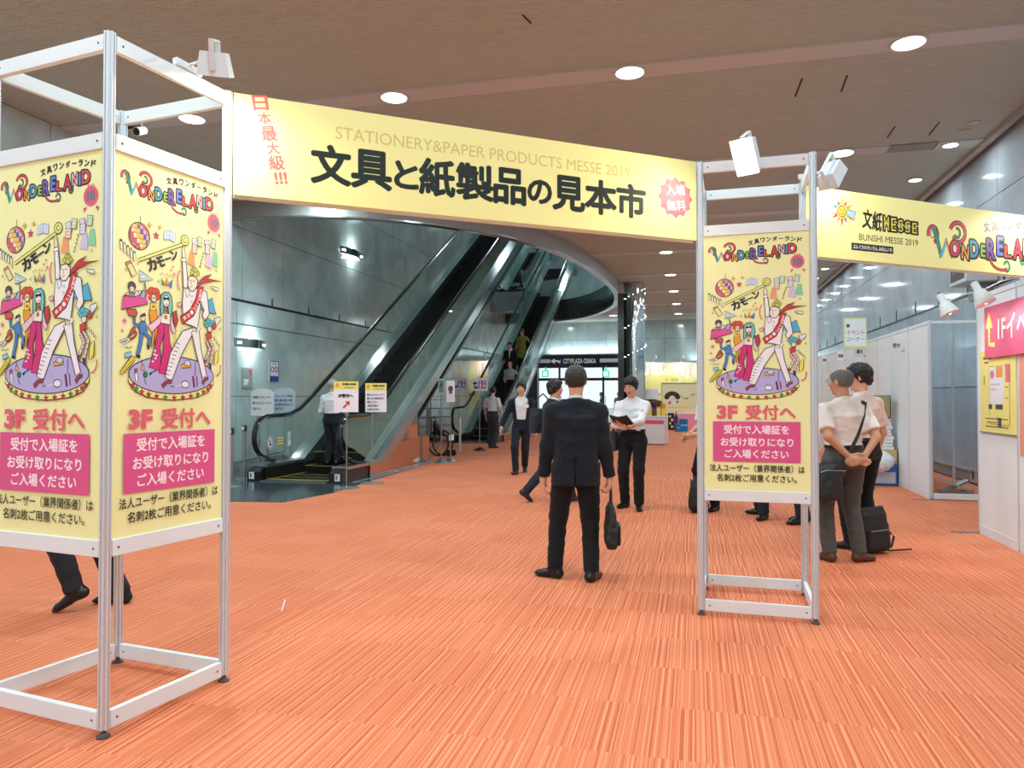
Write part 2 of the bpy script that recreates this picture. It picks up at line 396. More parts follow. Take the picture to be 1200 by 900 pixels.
# ceiling strips ----------------------------------------------------
pk = M('pink_grey_strip', (.56, .60, .62), .5, bump=.1, bscale=50)
ys = [8.8+3.75*k for k in range(-4, 8)]
def rim_x(y):          # right edge of the opening at this depth
    if not 12.8 < y < 34.3: return XL
    b = XL
    for (x0, y0), (x1, y1) in zip(rim, rim[1:]):
        if min(y0, y1) <= y <= max(y0, y1) and y1 != y0: b = max(b, x0+(x1-x0)*(y-y0)/(y1-y0))
    return b+.06
for k, y in enumerate(ys):
    x0 = rim_x(y); x0 = XL if x0 <= XL+.07 else x0
    MB().box(x0, 2.95 if k == 5 else XR-.2, y-.17, y+.17, CEIL-.022, CEIL-.001).build('ceiling_strip', pk)['kind'] = 'structure'
MB().box(2.95, 3.62, ys[5]-.17, ys[5]+.17, CEIL-.018, CEIL-.001).build('ceiling_strip', M('grey_strip_panel', (.26, .27, .26), .5))['kind'] = 'structure'
MB().box(3.64, XR-.2, ys[5]-.17, ys[5]+.17, CEIL-.022, CEIL-.001).build('ceiling_strip', pk)['kind'] = 'structure'
# right edge trim and slot
MB().box(XR-.19, XR-.10, -7, YB, CEIL-.07, CEIL+.06).build('trim_4', M('edge_trim', (.40, .38, .37), .4))['kind'] = 'structure'
MB().box(XR-.10, XR, -7, YB, CEIL+.05, CEIL+.08).build('trim_5', M('slot_black', (.02, .02, .02), .6))['kind'] = 'structure'
for k in range(10):
    y = 10.3+k*2.9; t = empty('air_slot_grille', (XR-.06, y, CEIL-.02), label='black linear air grille in the slot between ceiling edge and right-hand marble wall', cat='grille', group='air grilles in the ceiling slot')
    MB().box(-.03, .03, -.7, .7, 0, .02).build('frame', M('slot_black'), t)
    MB().box(-.022, -.014, -.68, .68, -.008, 0).box(-.004, .004, -.68, .68, -.008, 0).box(.014, .022, -.68, .68, -.008, 0).build('slat', M('edge_trim'), t)['kind'] = 'stuff'
# thin slits, hatch lines in the ceiling near the front right
for (a, b, nm) in (((986, 107), (993, 88), 0), ((1040, 161), (1049, 148), 0), ((1089, 158), (1101, 143), 0), ((932, 113), (940, 92), 0), ((612, 17), (622, 27), 0)):
    p, q = G(*a, CEIL), G(*b, CEIL); MB().tube([p, q], .012, 4).build('ceiling_slit', M('slot_black'))['kind'] = 'structure'
for i, (px, py) in enumerate(((1130, 153), (1141, 143))):
    p = G(px, py, CEIL); t = empty('ceiling_speaker', (p.x, p.y, CEIL), label=['round pale ceiling speaker nearer the grey strip panel', 'round pale ceiling speaker nearer the marble wall'][i], cat='speaker')
    MB().lathe([(.07, -.006), (.085, -.012), (.09, -.002)], n=20).build('ring', M('speaker_white', (.5, .49, .46), .5), t); MB().lathe([(.068, -.012), (.06, -.004)], n=20).build('grille', M('speaker_white'), t)
# ceiling lights ------------------------------------------------------
lens = M('lamp_lens', (1, 1, 1), .5, emis=(.93, .97, 1), estr=9)
ringm = M('lamp_ring', (.55, .54, .53), .4, .2)
rim_me = MB().lathe([(.165, -.028), (.20, -.034), (.205, -.02), (.205, .0), (.165, .0)], n=28).mesh('trim_ring', ringm, True)
len_me = MB().lathe([(.168, -.027), (.155, -.032), (.1, -.038), (.01, -.040)], n=28).mesh('lens', lens, True)
def downlight(x, y, z, scale, W, label, group, vis=True):
    t = empty('ceiling_downlight', (x, y, z), label=label, cat='ceiling light', group=group); t.scale = (scale, scale, 1)
    link('trim_ring', rim_me, t); link('lens', len_me, t)
    area('downlight_lamp', (x, y, z-.045), .3*scale, W, color=(.77, .95, 1))
rown = ['far behind', 'behind', 'above', 'just ahead of']
ordn = ['first', 'second', 'third', 'fourth', 'fifth', 'sixth', 'seventh', 'eighth', 'ninth']
for k, y in enumerate(ys):
    for j, x in enumerate((-6.8, -3.77, -.74, 2.29)):
        if x < rim_x(y)+.25 and 12.6 < y < 34.6: continue
        if k < 4: lab, grp = 'large round white downlight in a pink ceiling strip above the camera', 'downlights above the camera'
        else: lab, grp = 'large round downlight, %s pink ceiling strip, %s from the escalator side' % (ordn[k-4], ordn[j]), 'large round ceiling downlights'
        downlight(x, y, CEIL, 1.0, LAMP_W*(1.12 if y < 7 else 1.0 if y < 10 else .70), lab, grp)
for k in range(14):
    y = ys[4]+1.9*k+2.2 - (.0 if k else 0)
    if k == 0: continue
    downlight(3.84, ys[4]+1.875*(k+1), CEIL, .62, SMALL_W, 'small round downlight, %s in the row along the right-hand marble wall' % (ordn[k-1] if k < 10 else 'one of the last'), 'small downlights along the marble wall')
for i, (x, y) in enumerate([(-7.4, 14), (-7.2, 20), (-4, 20), (-7.4, 26), (-4, 27), (-7.2, 32), (-4, 33), (-7, 38), (-3.5, 38), (0, 36)]):
    downlight(x, y, 11, 1.0, 48, 'round downlight high in the ceiling over the escalator void', 'downlights over the escalator void')
# back wall: doors under the dark header -------------------------------
navy = M('navy_header', '141b33', .3); alum = M('door_aluminium', (.42, .45, .47), .3, .7); dark = M('dark_bronze', (.035, .035, .04), .3, .4)
hd = empty('door_header', (0, YB-.06, 0), label='long dark header with navy strip and white lettering over the far glass doors', cat='sign')
a, b = HY(636, 430, YB).x, HY(727, 430, YB).x; z0, z1 = 2.95, 3.62
MB().box(a-1.8, b+.2, -.12, .05, z0, z1).build('header_box', dark, hd)
MB().box(a+1.9, b-.1, -.15, -.12, z0+.08, z1-.1).build('sign_strip', navy, hd)
Art.STEP = 3e-4
ar = Art(); ar.T = lambda x, y: (x, -y)
x0 = HY(661, 427, YB).x; x1 = HY(699, 427, YB).x
ar.text('CITYPLAZA OSAKA', x0, x1, -3.42, -3.17, 'f4f6ff', .02); xa = HY(655, 427, YB).x
ar.poly([(xa, -3.3), (xa+.16, -3.18), (xa+.16, -3.42)], '3b78d8'); xa = HY(650.5, 427, YB).x
ar.poly([(xa-.2, -3.3), (xa+.02, -3.45), (xa+.02, -3.36), (xa+.3, -3.32), (xa+.3, -3.2), (xa+.2, -3.2), (xa+.2, -3.26), (xa+.02, -3.26), (xa+.02, -3.16)], 'f4f6ff')
ar.build('lettering', hd, (0, -.151, 0)); Art.STEP = 1e-5
for i, px in enumerate((634, 716)):
    x = HY(px, 425, YB).x; MB().rbox((x, -.2, 3.3), (1.1, .12, .2), .03).build('air_curtain', M('pale_grey', (.55, .56, .56), .4), hd)
clear = M('clear_glass', (.9, .97, .97), .02, alpha=.10, spec=.6)
xs = [-8.05, -6.9, -5.75, -4.6, -3.45, -2.4, -1.4, -.4]
for i in range(7):
    d = empty('door_%d' % (i+1), (0, YB, 0), kind='structure'); a, b = xs[i], xs[i+1]
    MB().box(a, a+.05, -.04, .04, 0, 2.95).box(b-.05, b, -.04, .04, 0, 2.95).box(a+.05, b-.05, -.04, .04, 2.28, 2.42).box(a+.05, b-.05, -.04, .04, 0, .1).build('frame', dark, d)
    MB().box(a+.05, b-.05, -.006, .006, .1, 2.28).build('pane', clear, d); MB().box(a+.05, b-.05, -.006, .006, 2.42, 2.95).build('pane', clear, d)
    if i % 2: MB().cyl((a+.12, -.08, .9), (a+.12, -.08, 1.5), .015).build('handle', alum, d)
for i, px in enumerate((639, 710)):
    p = HY(px, 438, YB-.3); t = empty('exit_sign', p, label=['green exit sign glowing by the escalator end of the glass doors', 'green exit sign glowing over the glass doors beside the mirrored column'][i], cat='sign')
    MB().box(-.17, .17, -.02, .02, -.17, .17).box(-.02, .02, .0, .3, .17, 2.95-p.z+.05).build('case', M('exit_green', (.0, .32, .18), .4, emis=(.0, .45, .25), estr=1.2), t)
    MB().box(-.11, .11, -.03, -.02, -.12, .12).build('light_panel', M('exit_white', (.7, 1, .9), .4, emis=(.7, 1, .88), estr=.8), t)
MB().box(-30, 30, YB+.1, YB+60, -.12, -.02).build('exterior_pavement', M('paving', (.5, .52, .52), .8, noise=.1))['kind'] = 'structure'
for i, (x0, x1, z, W) in enumerate(((-7.5, -3.2, 3.66, 42), (-.2, 4.2, 3.25, 26))):
    t = empty('uplight_trough', ((x0+x1)/2, YB-.18, z), label=['slim uplight trough on top of the dark door header', 'slim uplight trough on the far marble wall, above the mural'][i], cat='light')
    MB().box(-(x1-x0)/2, (x1-x0)/2, -.06, .15, -.05, .0).build('trough', alum, t); area('uplight_lamp', ((x0+x1)/2, YB-.2, z+.03), x1-x0, W, rot=(R(180-12), 0, 0), color=(.85, .96, 1), shape='RECTANGLE', sizey=.08)
# mirrored column with fairy lights, its dark companion pilaster
cc = Vector((-2.0, 25.4, 0))
mir = M('mirror_cladding', (.62, .68, .68), .07, 1.0); 
MB().lathe([(.37, 0), (.37, .15), (.36, .16), (.36, CEIL-.02)], (cc.x, cc.y, 0), 36).build('column', mir, smooth=True)['kind'] = 'structure'
MB().box(-2.52, -2.32, 24.9, 25.3, 0, CEIL-.4).build('pillar', M('dark_pillar', (.04, .045, .045), .15))['kind'] = 'structure'
t = empty('fairy_light_string', (cc.x, cc.y, 0), label='string of tiny white fairy lights wound round the mirrored column', cat='lights')
P = []
for i in range(90):
    a = i*.21; P.append((.375*math.cos(a), .375*math.sin(a), 2.2+i*.033))
MB().tube(P, .003, 4).build('wire', M('wire_black', (.02, .02, .02), .5), t)
bu = MB()
for i in range(0, 90, 2):
    x, y, z = P[i]; bu.lathe([(.004, -.016), (.016, 0), (.004, .016)], (x*1.03, y*1.03, z), 6)
bu.build('bulbs', M('fairy_bulb', (1, 1, .9), .5, emis=(1, .95, .8), estr=5), t)['kind'] = 'stuff'
# wall washers on the marble, polished floor plate before the escalator
pl = MB().prism([(XL, 8.7), (-6.3, 8.85), (-5.45, 8.95), (-5.25, 10.0), (-5.35, 11.35), (-5.6, 15.1), (-7.5, 15.1), (XL, 15.1)], 0, .006, 'z')
pl.build('floor_plate', M('polished_granite', (.055, .075, .085), .12, noise=.2, nscale=80))['kind'] = 'structure'
MB().box(XL, -5.55, 15.1, 15.25, 0, .02).build('floor_trim', M('satin_rail'))['kind'] = 'structure'
MB().box(-5.6, -5.52, 11.3, 15.2, 0, .012).build('floor_trim', M('satin_rail'))['kind'] = 'structure'
for i, (px, py, w) in enumerate(((292, 403, HX(310, 403, XL).y-HX(274, 403, XL).y), (411, 297, HX(424, 297, XL).y-HX(399, 297, XL).y))):
    p = HX(px, py, XL); t = empty('wall_lamp', (XL, p.y, p.z), label=['curved glass wall lamp low on the green-grey marble, above the floor sign', 'curved chrome wall lamp high on the green-grey marble, level with the banner'][i], cat='wall lamp')
    P = [(.02+.13*math.sin(math.pi*k/12), -w/2+w*k/12) for k in range(13)]
    poly = P + [(x-.012, y) for x, y in P[::-1]]
    MB().prism(poly, -.09, .09, 'z').build('shade', M('chrome', (.5, .5, .5), .12, 1.0), t)
    MB().box(0, .05, -.1, .1, -.04, .04).build('bracket', M('chrome'), t)
    MB().box(.03, .08, -w/2+.08, w/2-.08, -.02, .02).build('tube', M('tube_lamp', (1, 1, 1), .5, emis=(.95, 1, 1), estr=14), t)
    area('wall_lamp_light', (XL+.07, p.y, p.z+.1), .4, 9, rot=(R(180), 0, 0), shape='RECTANGLE', sizey=.08); area('wall_lamp_light', (XL+.07, p.y, p.z-.1), .4, 9, shape='RECTANGLE', sizey=.08)
# ================================================================ POSTER ARTWORK (units: x 35..860, y 85..2090)
INK = '23232b'
def wonder_logo(A):
    """swirly multicoloured party lettering with dark outlines, drawn letter by letter"""
    def lt(ch, x0, x1, y0, y1, c, rot=0, b=.05, skew=0, w=5):
        for dx, dy in ((-w, 0), (w, 0), (0, -w), (0, w), (w, w)): A.text(ch, x0+dx, x1+dx, y0+dy, y1+dy, INK, b, rot, skew)
        A.text(ch, x0+w*.6, x1-w*.6, y0+w*.6, y1-w*.6, c, b*.4, rot, skew)
    A.arc(105, 205, 26, 30, -200, 80, 16, INK); A.arc(105, 205, 26, 30, -200, 80, 9, 'e0456a')
    A.ell(103, 205, 11, 15, 'fbe7a0', 3)
    W = [(112, 178), (150, 288), (178, 222), (205, 285), (226, 205)]
    A.line(W, 24, INK); A.line(W[:2], 15, '2f9a86'); A.line(W[1:3], 13, '58b7d6'); A.line(W[2:4], 13, 'e8772e'); A.line(W[3:], 14, 'cf3557')
    A.arc(243, 188, 42, 38, -165, 95, 19, INK, 22); A.arc(243, 188, 42, 38, -165, 95, 11, 'd8394f', 22)
    A.arc(240, 190, 15, 18, -120, 160, 12, INK); A.arc(240, 190, 15, 18, -120, 160, 5, '2f9a4e')
    A.ell(226, 252, 30, 34, 'd1365c', 6); A.ell(226, 252, 12, 17, 'f7d9e2', 4)
    lt('N', 262, 308, 232, 292, 'f3a23a', 4); lt('D', 310, 362, 208, 282, '4aa7dd', -3); lt('E', 372, 408, 222, 276, '9ccf4a', 3)
    lt('R', 406, 464, 196, 282, '7e57b5', 0)
    A.arc(497, 268, 70, 50, 170, 60, 13, INK, 14); A.arc(497, 268, 70, 50, 170, 60, 6, 'df4a5b', 14)
    A.arc(528, 302, 17, 20, -170, 120, 11, INK); A.arc(528, 302, 17, 20, -170, 120, 5, '2f9a86')
    lt('E', 468, 512, 182, 264, '6f7fe0', 0, .06); lt('L', 512, 560, 214, 268, 'e9544a', 0, .05)
    lt('A', 566, 628, 186, 272, 'd8394f', 0, .06); A.arc(625, 270, 14, 17, -60, 190, 12, INK); A.arc(625, 270, 14, 17, -60, 190, 5, '2f9a4e')
    lt('N', 628, 676, 182, 252, 'f1b4c4', 0); lt('I', 680, 698, 188, 256, '4aa7dd', 0); lt('D', 700, 766, 176, 252, 'df4a5b', 0)
    A.ell(733, 214, 14, 17, 'fbe7a0', 3)
    for i, ch in enumerate('文具ワンダーランド'):
        x = 412+i*47; y = 158-26*math.sin(math.pi*(i+.6)/9.4); ww = 20 if i < 2 else 18
        A.text(ch, x-ww, x+ww, (y-ww) if ch != 'ー' else y-3, (y+ww) if ch != 'ー' else y+3, INK, .05, -10+i*2.6)
def person_line(A, pts, w, col, lw=5):
    A.line(pts, w+lw*2, INK); A.line(pts, w, col)
def poster_art():
    A = Art(); A.T = scaler(35, 860, 85, 2090, .646, 1.75)
    wonder_logo(A)
    # pink tenth badge
    A.star(772, 318, 56, 'e97a93', 16, .93); A.star(772, 318, 47, 'd9607f', 16, .97); A.text('10', 745, 802, 292, 344, '5f7f86', .06)
    for x in (752, 772, 790): A.ell(x, 263, 4, 8, 'd9607f')
    A.poly([(718, 380), (742, 388), (738, 372), (724, 402)], 'd9607f'); A.poly([(832, 380), (806, 388), (812, 374), (822, 404)], 'd9607f')
    # mirror ball
    A.line([(208, 388), (208, 430)], 3, INK); A.ell(202, 500, 72, 72, '9a5a92', 5)
    cols = ['f0d24a', 'e58a4d', 'f6f0d8', '6d58b8', 'd9557f', 'f0d24a', 'c8c3e8', 'e0654a']
    for j in range(-3, 4):
        for i in range(-4, 4):
            a0, a1 = 18*i+4, 18*i+17+4; b0, b1 = j*23-10, j*23+10
            def pt(a, b): return (202+70*math.sin(R(a*1.1))*math.cos(R(b)), 500+70*math.sin(R(b)))
            A.poly([pt(a0, b0), pt(a1, b0), pt(a1, b1), pt(a0, b1)], cols[(i*3+j*5) % 8])
    A.star(272, 428, 20, 'f4c542', 4, .35, line=2); A.star(345, 426, 17, 'f4c542', 4, .35, line=2); A.star(320, 476, 26, 'c7446a', 5)
    A.poly([(378, 440), (420, 432), (462, 440), (458, 490), (418, 480), (374, 488)], 'dfe9fb', 4, '6f8fc8'); A.line([(420, 432), (418, 480)], 4, '6f8fc8')
    for y in (446, 458, 470): A.line([(388, y+4), (410, y)], 3, '8fb0e0'); A.line([(428, y), (450, y+4)], 3, '8fb0e0')
    # long measuring tape
    A.poly([(195, 622), (515, 482), (522, 498), (200, 638)], 'eef08a', 4); A.ell(535, 465, 30, 30, 'eef08a', 5); A.arc(535, 465, 14, 14, 0, 300, 4, INK)
    # jars on the left
    for i in range(5): x = 80+i*22; y = 570+i*12; A.poly([(x-9, y-22), (x+6, y-25), (x+12, y+18), (x-4, y+22)], 'f5f7d0', 3); A.ell(x-2, y-26, 8, 6, ['2f6a4a', '7fd0d8', 'd9607f', 'f0a050', '9a8ad0'][i], 2)
    A.poly([(108, 655), (140, 640), (186, 706), (154, 724)], 'f3e8a8', 5); A.poly([(108, 655), (140, 640), (148, 652), (116, 668)], 'd88a5a', 3)
    for ch, x, y, s in (('カ', 290, 640, 34), ('モ', 352, 615, 30), ('ー', 405, 590, 26), ('ン', 452, 562, 28)):
        A.text(ch, x-s, x+s, (y-s) if ch != 'ー' else y-5, (y+s) if ch != 'ー' else y+5, INK, .06, -22)
    # cards, beams of light
    for x, y, c in ((585, 585, 'f2a878'), (725, 575, 'd9c9ee'), (780, 560, '8fd9b0')): A.poly([(x-10, y-70), (x+22, y-70), (x+32, y+22), (x-30, y+10)], c)
    for x, y, r, c in ((614, 466, -12, 'dfeef0'), (654, 452, 8, 'cfe6c8'), (715, 458, -10, 'e6e0f5'), (768, 446, 8, 'c6e6d6'), (718, 486, 5, 'dfe0fa'), (612, 500, 4, 'f0d8d0')):
        c_, s_ = math.cos(R(r)), math.sin(R(r)); A.poly([(x+u*c_-v*s_, y+u*s_+v*c_) for u, v in ((-19, -26), (19, -26), (19, 26), (-19, 26))], c, 4); A.ell(x, y, 9, 9, 'ffffff', 2)
    for i in range(5): A.line([(690-7*i, 510+i*20), (680-7*i, 520+i*20), (688-7*i, 524+i*20)], 5, INK)
    for x, y in ((430, 650), (455, 668), (446, 630)): A.star(x, y, 12, 'd9607f', 4, .3)
    # keyboard booth person and pink desk
    A.poly([(95, 835), (250, 795), (262, 858), (84, 905)], 'e0569c', 5); A.poly([(98, 826), (150, 800), (235, 790), (180, 826)], 'f0e6da', 4)
    for i in range(6): A.line([(112+20*i, 824-4*i), (120+20*i, 812-4*i)], 4, INK)
    A.ell(152, 775, 26, 24, '5a4a5a', 4); A.ell(152, 790, 17, 16, 'e8cfc0', 3); A.poly([(130, 812), (176, 806), (168, 830), (136, 834)], '8a8a8a', 4)
    A.poly([(202, 682), (298, 722), (206, 744)], 'bfe0ee', 5); A.poly([(216, 702), (254, 718), (218, 728)], 'eaf6c8', 3)
    A.line([(240, 744), (246, 790), (238, 806)], 9, '3f7a5a'); A.poly([(205, 826), (230, 782), (246, 800), (238, 830)], '9fb6e6', 4)
    # orange suited singer with red curls
    A.poly([(272, 888), (322, 880), (332, 930), (318, 1000), (300, 1090), (288, 1090), (296, 1000), (276, 930)], 'efa12e', 4); A.poly([(318, 935), (338, 1000), (326, 1075), (312, 1075)], 'efa12e', 4)
    for x, y, r in ((270, 800, 26), (290, 786, 28), (318, 786, 27), (334, 806, 22), (286, 812, 22), (322, 814, 20)): A.ell(x, y, r, r*.82, 'd4553c', 3, '8f2f24')
    A.ell(303, 822, 18, 22, 'f3dcc4', 4); A.line([(294, 820), (312, 820)], 5, INK); A.poly([(282, 850), (322, 846), (318, 888), (280, 890)], 'f2e05a', 4); A.ell(302, 868, 8, 8, 'd9553c', 2)
    A.line([(272, 850), (256, 830), (262, 806)], 9, 'f3dcc4'); A.line([(322, 860), (340, 890), (330, 910)], 9, 'f3dcc4')
    # blue dancer with a red can
    A.poly([(118, 900), (178, 894), (190, 912), (182, 934), (132, 932)], 'cf5a48', 5)
    person_line(A, [(170, 935), (172, 972), (205, 985)], 13, '4a86c8', 3)
    A.poly([(200, 965), (244, 950), (262, 1000), (252, 1022), (206, 1016)], '4a86c8', 4); A.ell(228, 934, 17, 19, 'f3dcc4', 3); A.poly([(208, 926), (240, 908), (250, 920), (214, 934)], '2a3a5a', 3)
    person_line(A, [(222, 1020), (214, 1075), (196, 1135)], 20, '4a86c8', 3); person_line(A, [(244, 1018), (278, 1040), (268, 1080)], 18, '4a86c8', 3)
    A.poly([(182, 1134), (210, 1136), (214, 1156), (184, 1146)], '1a1a20'); A.poly([(260, 1080), (278, 1078), (276, 1102), (262, 1102)], '1a1a20')
    # scissors and scraps
    A.ell(158, 1035, 34, 17, 'c9553f', 5, rot=-35); A.ell(158, 1035, 18, 7, 'eef0a0', 3, rot=-35); A.ell(160, 1012, 26, 12, 'c9553f', 4, rot=-60)
    A.poly([(72, 1068), (134, 1046), (140, 1056), (84, 1076)], 'd3dde3', 3); A.poly([(80, 1104), (134, 1052), (142, 1062)], 'eef3f6', 3)
    for x, y, r in ((104, 962, 24), (90, 1015, 15)): A.star(x, y, r, 'd36aa6', 8, .25)
    A.poly([(106, 1132), (150, 1120), (156, 1144), (112, 1156)], '8fd0e0', 4); A.line([(108, 1106), (124, 1098), (136, 1106), (158, 1094)], 4, INK)
    A.poly([(78, 1244), (84, 1222), (152, 1144), (176, 1150), (172, 1168), (100, 1238)], 'f0d64a', 5); A.line([(92, 1232), (164, 1158)], 4, '7a7a30')
    # stage
    A.poly([(135+0*i, 0) for i in range(0)] or [(135, 1240), (776, 1240), (776, 1282), (730, 1332), (640, 1362), (455, 1378), (270, 1362), (180, 1330), (135, 1282)], 'f2eb9a', 5)
    A.ell(455, 1238, 320, 104, 'b9b4e6', 6, n=40)
    for i in range(13):
        a = R(166-12.8*i); x = 455+300*math.cos(a)*1.0; y = 1250+90*math.sin(a)+26; A.star(x, y, 21, ['c23c34', '3a9a44', 'b2503a', 'b23c34'][i % 4], 5, .45, line=2)
    # pencils, tape, stamps lying on the stage
    A.poly([(172, 1210), (190, 1206), (198, 1272), (180, 1280)], 'f7f2f2', 4); A.poly([(172, 1212), (190, 1208), (186, 1234), (176, 1236)], 'b4365a', 3)
    A.ell(247, 1240, 15, 16, '2f7a5a', 4); A.line([(240, 1262), (254, 1292)], 7, '2f7a5a'); A.poly([(216, 1212), (222, 1190), (236, 1190), (242, 1212), (228, 1220)], 'f0a860', 4); A.line([(226, 1190), (224, 1160)], 5, INK)
    A.poly([(510, 1178), (560, 1162), (590, 1176), (588, 1190), (520, 1196)], 'f0b43a', 5); A.ell(560, 1166, 25, 17, 'cfd8ee', 4)
    A.ell(544, 1288, 29, 20, 'eef0ff', 5); A.line([(516, 1292), (462, 1302)], 6, 'd8dcf4'); A.line([(430, 1302), (462, 1300)], 4, INK)
    A.line([(604, 1240), (616, 1306)], 16, '6a2f6a'); A.line([(622, 1160), (620, 1240)], 7, '6a5ac0'); A.line([(634, 1238), (640, 1300)], 10, '8a3f6a')
    # pink flares lady with turquoise hair
    A.poly([(337, 952), (384, 956), (382, 1000), (352, 1080), (358, 1140), (352, 1216), (272, 1200), (312, 1090), (330, 1010)], 'd6307f', 5); A.poly([(376, 956), (412, 960), (424, 1060), (446, 1120), (426, 1242), (342, 1228), (372, 1120), (380, 1000)], 'd6307f', 5)
    for x, y in ((314, 1108), (318, 1150), (300, 1168), (326, 1134), (310, 1128)): A.poly([(x-12, y), (x, y-9), (x+11, y-3), (x+2, y+8)], 'f3e6ee', 2)
    A.poly([(272, 1232), (318, 1212), (332, 1216), (300, 1226), (282, 1246)], '2f2a50')
    A.poly([(356, 800), (376, 782), (410, 778), (432, 796), (440, 850), (432, 908), (414, 905), (404, 850), (376, 850), (372, 905), (354, 912), (350, 860)], '74cdd0', 6)
    A.poly([(364, 745), (356, 700), (380, 740)], '3f9a54', 3); A.poly([(384, 738), (398, 690), (412, 738)], 'f3b04a', 3); A.poly([(408, 738), (440, 700), (432, 752)], '5a7ad0', 3); A.poly([(392, 742), (384, 712), (402, 742)], 'd9553c', 2)
    for i in range(8): A.line([(352+16*i, 690-6*(i % 2)), (350+16*i, 678-6*(i % 2))], 5, ['3f9a54', 'd9607f', 'f0a050'][i % 3])
    A.poly([(366, 900), (424, 896), (420, 958), (340, 950)], 'f4efe6', 4); A.ell(392, 828, 24, 32, 'f6e8d8', 4); A.poly([(370, 810), (416, 806), (410, 826), (396, 818), (376, 828)], '101018'); A.ell(394, 846, 6, 4, 'c2304a')
    A.poly([(372, 870), (410, 872), (392, 892)], 'c94f4a', 3); A.ell(390, 918, 11, 11, 'c98a4a', 3)
    A.poly([(366, 905), (300, 950), (262, 975), (290, 1010), (352, 955)], 'efc9dd', 4); A.poly([(424, 900), (452, 960), (470, 990), (448, 1005), (430, 980)], 'efc9dd', 4); A.poly([(440, 886), (470, 872), (484, 930), (466, 975), (446, 930)], 'b8404a', 4)
    A.line([(470, 1000), (458, 1056), (440, 1072)], 8, 'e9d46a')
    # the man in white, arm up, red sash
    A.poly([(650, 828), (760, 770), (790, 860), (700, 862)], '58b6e2', 5)
    A.poly([(512, 575), (540, 570), (556, 700), (552, 750), (522, 735)], 'f4f4fb', 6); A.poly([(508, 570), (540, 566), (542, 586), (508, 590)], 'ffffff', 4)
    A.poly([(512, 566), (510, 530), (519, 498), (528, 500), (530, 528), (538, 540), (536, 566)], 'f6e8d8', 4)
    A.arc(505, 700, 26, 60, 110, 250, 8, 'd9609f')
    A.poly([(520, 985), (598, 960), (596, 1000), (512, 1120), (440, 1268), (388, 1250), (424, 1120), (470, 1050)], 'f4f4fb', 6)
    for i in range(9): y = 1060+i*22; x = 496-i*10; A.line([(x-24, y-4), (x+4, y+2)], 4, INK)
    A.poly([(588, 985), (650, 975), (668, 1080), (716, 1230), (680, 1250), (634, 1120)], 'f4f4fb', 6)
    A.poly([(524, 740), (650, 726), (712, 740), (734, 870), (700, 910), (676, 885), (690, 850), (664, 800), (640, 960), (590, 950), (524, 938), (514, 830)], 'f4f4fb', 6)
    A.poly([(640, 940), (664, 960), (630, 990)], 'f4f4fb', 4)
    A.poly([(476, 830), (500, 822), (512, 832), (500, 852), (480, 848)], 'f2c4c4', 4)
    A.poly([(640, 715), (684, 712), (656, 800), (606, 890), (520, 945), (500, 905), (572, 862), (620, 790)], 'd8343c', 6)
    for i, (x, y, r) in enumerate(((662, 742, 10), (656, 768, 14), (646, 795, 20), (632, 822, 28), (614, 848, 38), (590, 872, 46), (562, 894, 52), (534, 910, 55))): A.text('文具アニバー市祭'[i], x-12, x+12, y-12, y+12, 'ffffff', .02, r)
    for i in range(4): A.ell(590-i*4, 778+i*34, 5, 5, 'ffffff', 2)
    A.poly([(535, 745), (560, 742), (570, 775), (548, 790)], 'f4f4fb', 4)
    A.poly([(556, 690), (570, 664), (606, 660), (634, 680), (632, 716), (604, 748), (576, 750), (556, 724)], 'f8eee0', 6)
    A.line([(566, 690), (580, 688)], 4, INK); A.line([(594, 690), (612, 688)], 4, INK); A.line([(572, 726), (592, 722)], 4, 'b4404a'); A.line([(586, 692), (580, 708), (588, 710)], 3, INK)
    for x, y, r in ((592, 640, 16), (614, 625, 19), (634, 640, 15), (616, 650, 16), (602, 622, 12)): A.ell(x, y, r, r*.8, 'd9d45a', 4, '3a6a3a')
    A.poly([(634, 700), (690, 650), (752, 630), (720, 660), (838, 662), (760, 672), (690, 690), (642, 716)], 'c23a44', 3)
    A.poly([(748, 700), (806, 704), (812, 716), (800, 726), (750, 710)], 'f2f2ee', 4)
    A.poly([(362, 1292), (398, 1268), (440, 1262), (436, 1284), (404, 1284), (372, 1312)], 'a33a4a', 4); A.poly([(676, 1270), (700, 1248), (730, 1240), (728, 1256), (704, 1266), (688, 1290)], 'a33a4a', 4)
    # right-hand small dancer, phone, pencil
    for x, y, r in ((706, 925, 16), (730, 910, 20), (756, 918, 20), (740, 934, 18), (716, 938, 14), (770, 932, 12)): A.ell(x, y, r, r*.75, '5fc0cc', 3, '2a7a8a')
    A.ell(738, 958, 19, 17, 'f6e4d2', 4); A.poly([(766, 960), (790, 950), (796, 925), (776, 912), (764, 935)], 'd0443c', 4)
    A.poly([(708, 985), (750, 975), (756, 1006), (712, 1030)], 'd0443c', 4)
    for a, b in (((712, 1030), (740, 1075)), ((740, 1075), (706, 1148)), ((734, 1020), (772, 1065)), ((772, 1065), (744, 1160))):
        A.line([a, b], 20, INK); A.line([a, b], 13, 'f7dfe6'); 
        for i in range(3): t = .2+.3*i; A.ell(a[0]+(b[0]-a[0])*t, a[1]+(b[1]-a[1])*t, 4, 4, 'd0443c')
    A.poly([(690, 1145), (716, 1140), (714, 1160), (690, 1162)], '8a3f6a', 2); A.poly([(730, 1160), (752, 1158), (754, 1196), (738, 1190)], '3f2f7a', 2)
    A.poly([(778, 890), (824, 876), (834, 896), (794, 932)], 'e4eef6', 5); A.poly([(816, 1070), (810, 1150), (776, 1168), (784, 1092)], 'f3ea66', 5)
    A.arc(786, 1185, 48, 52, -20, 80, 7, 'b8404a')
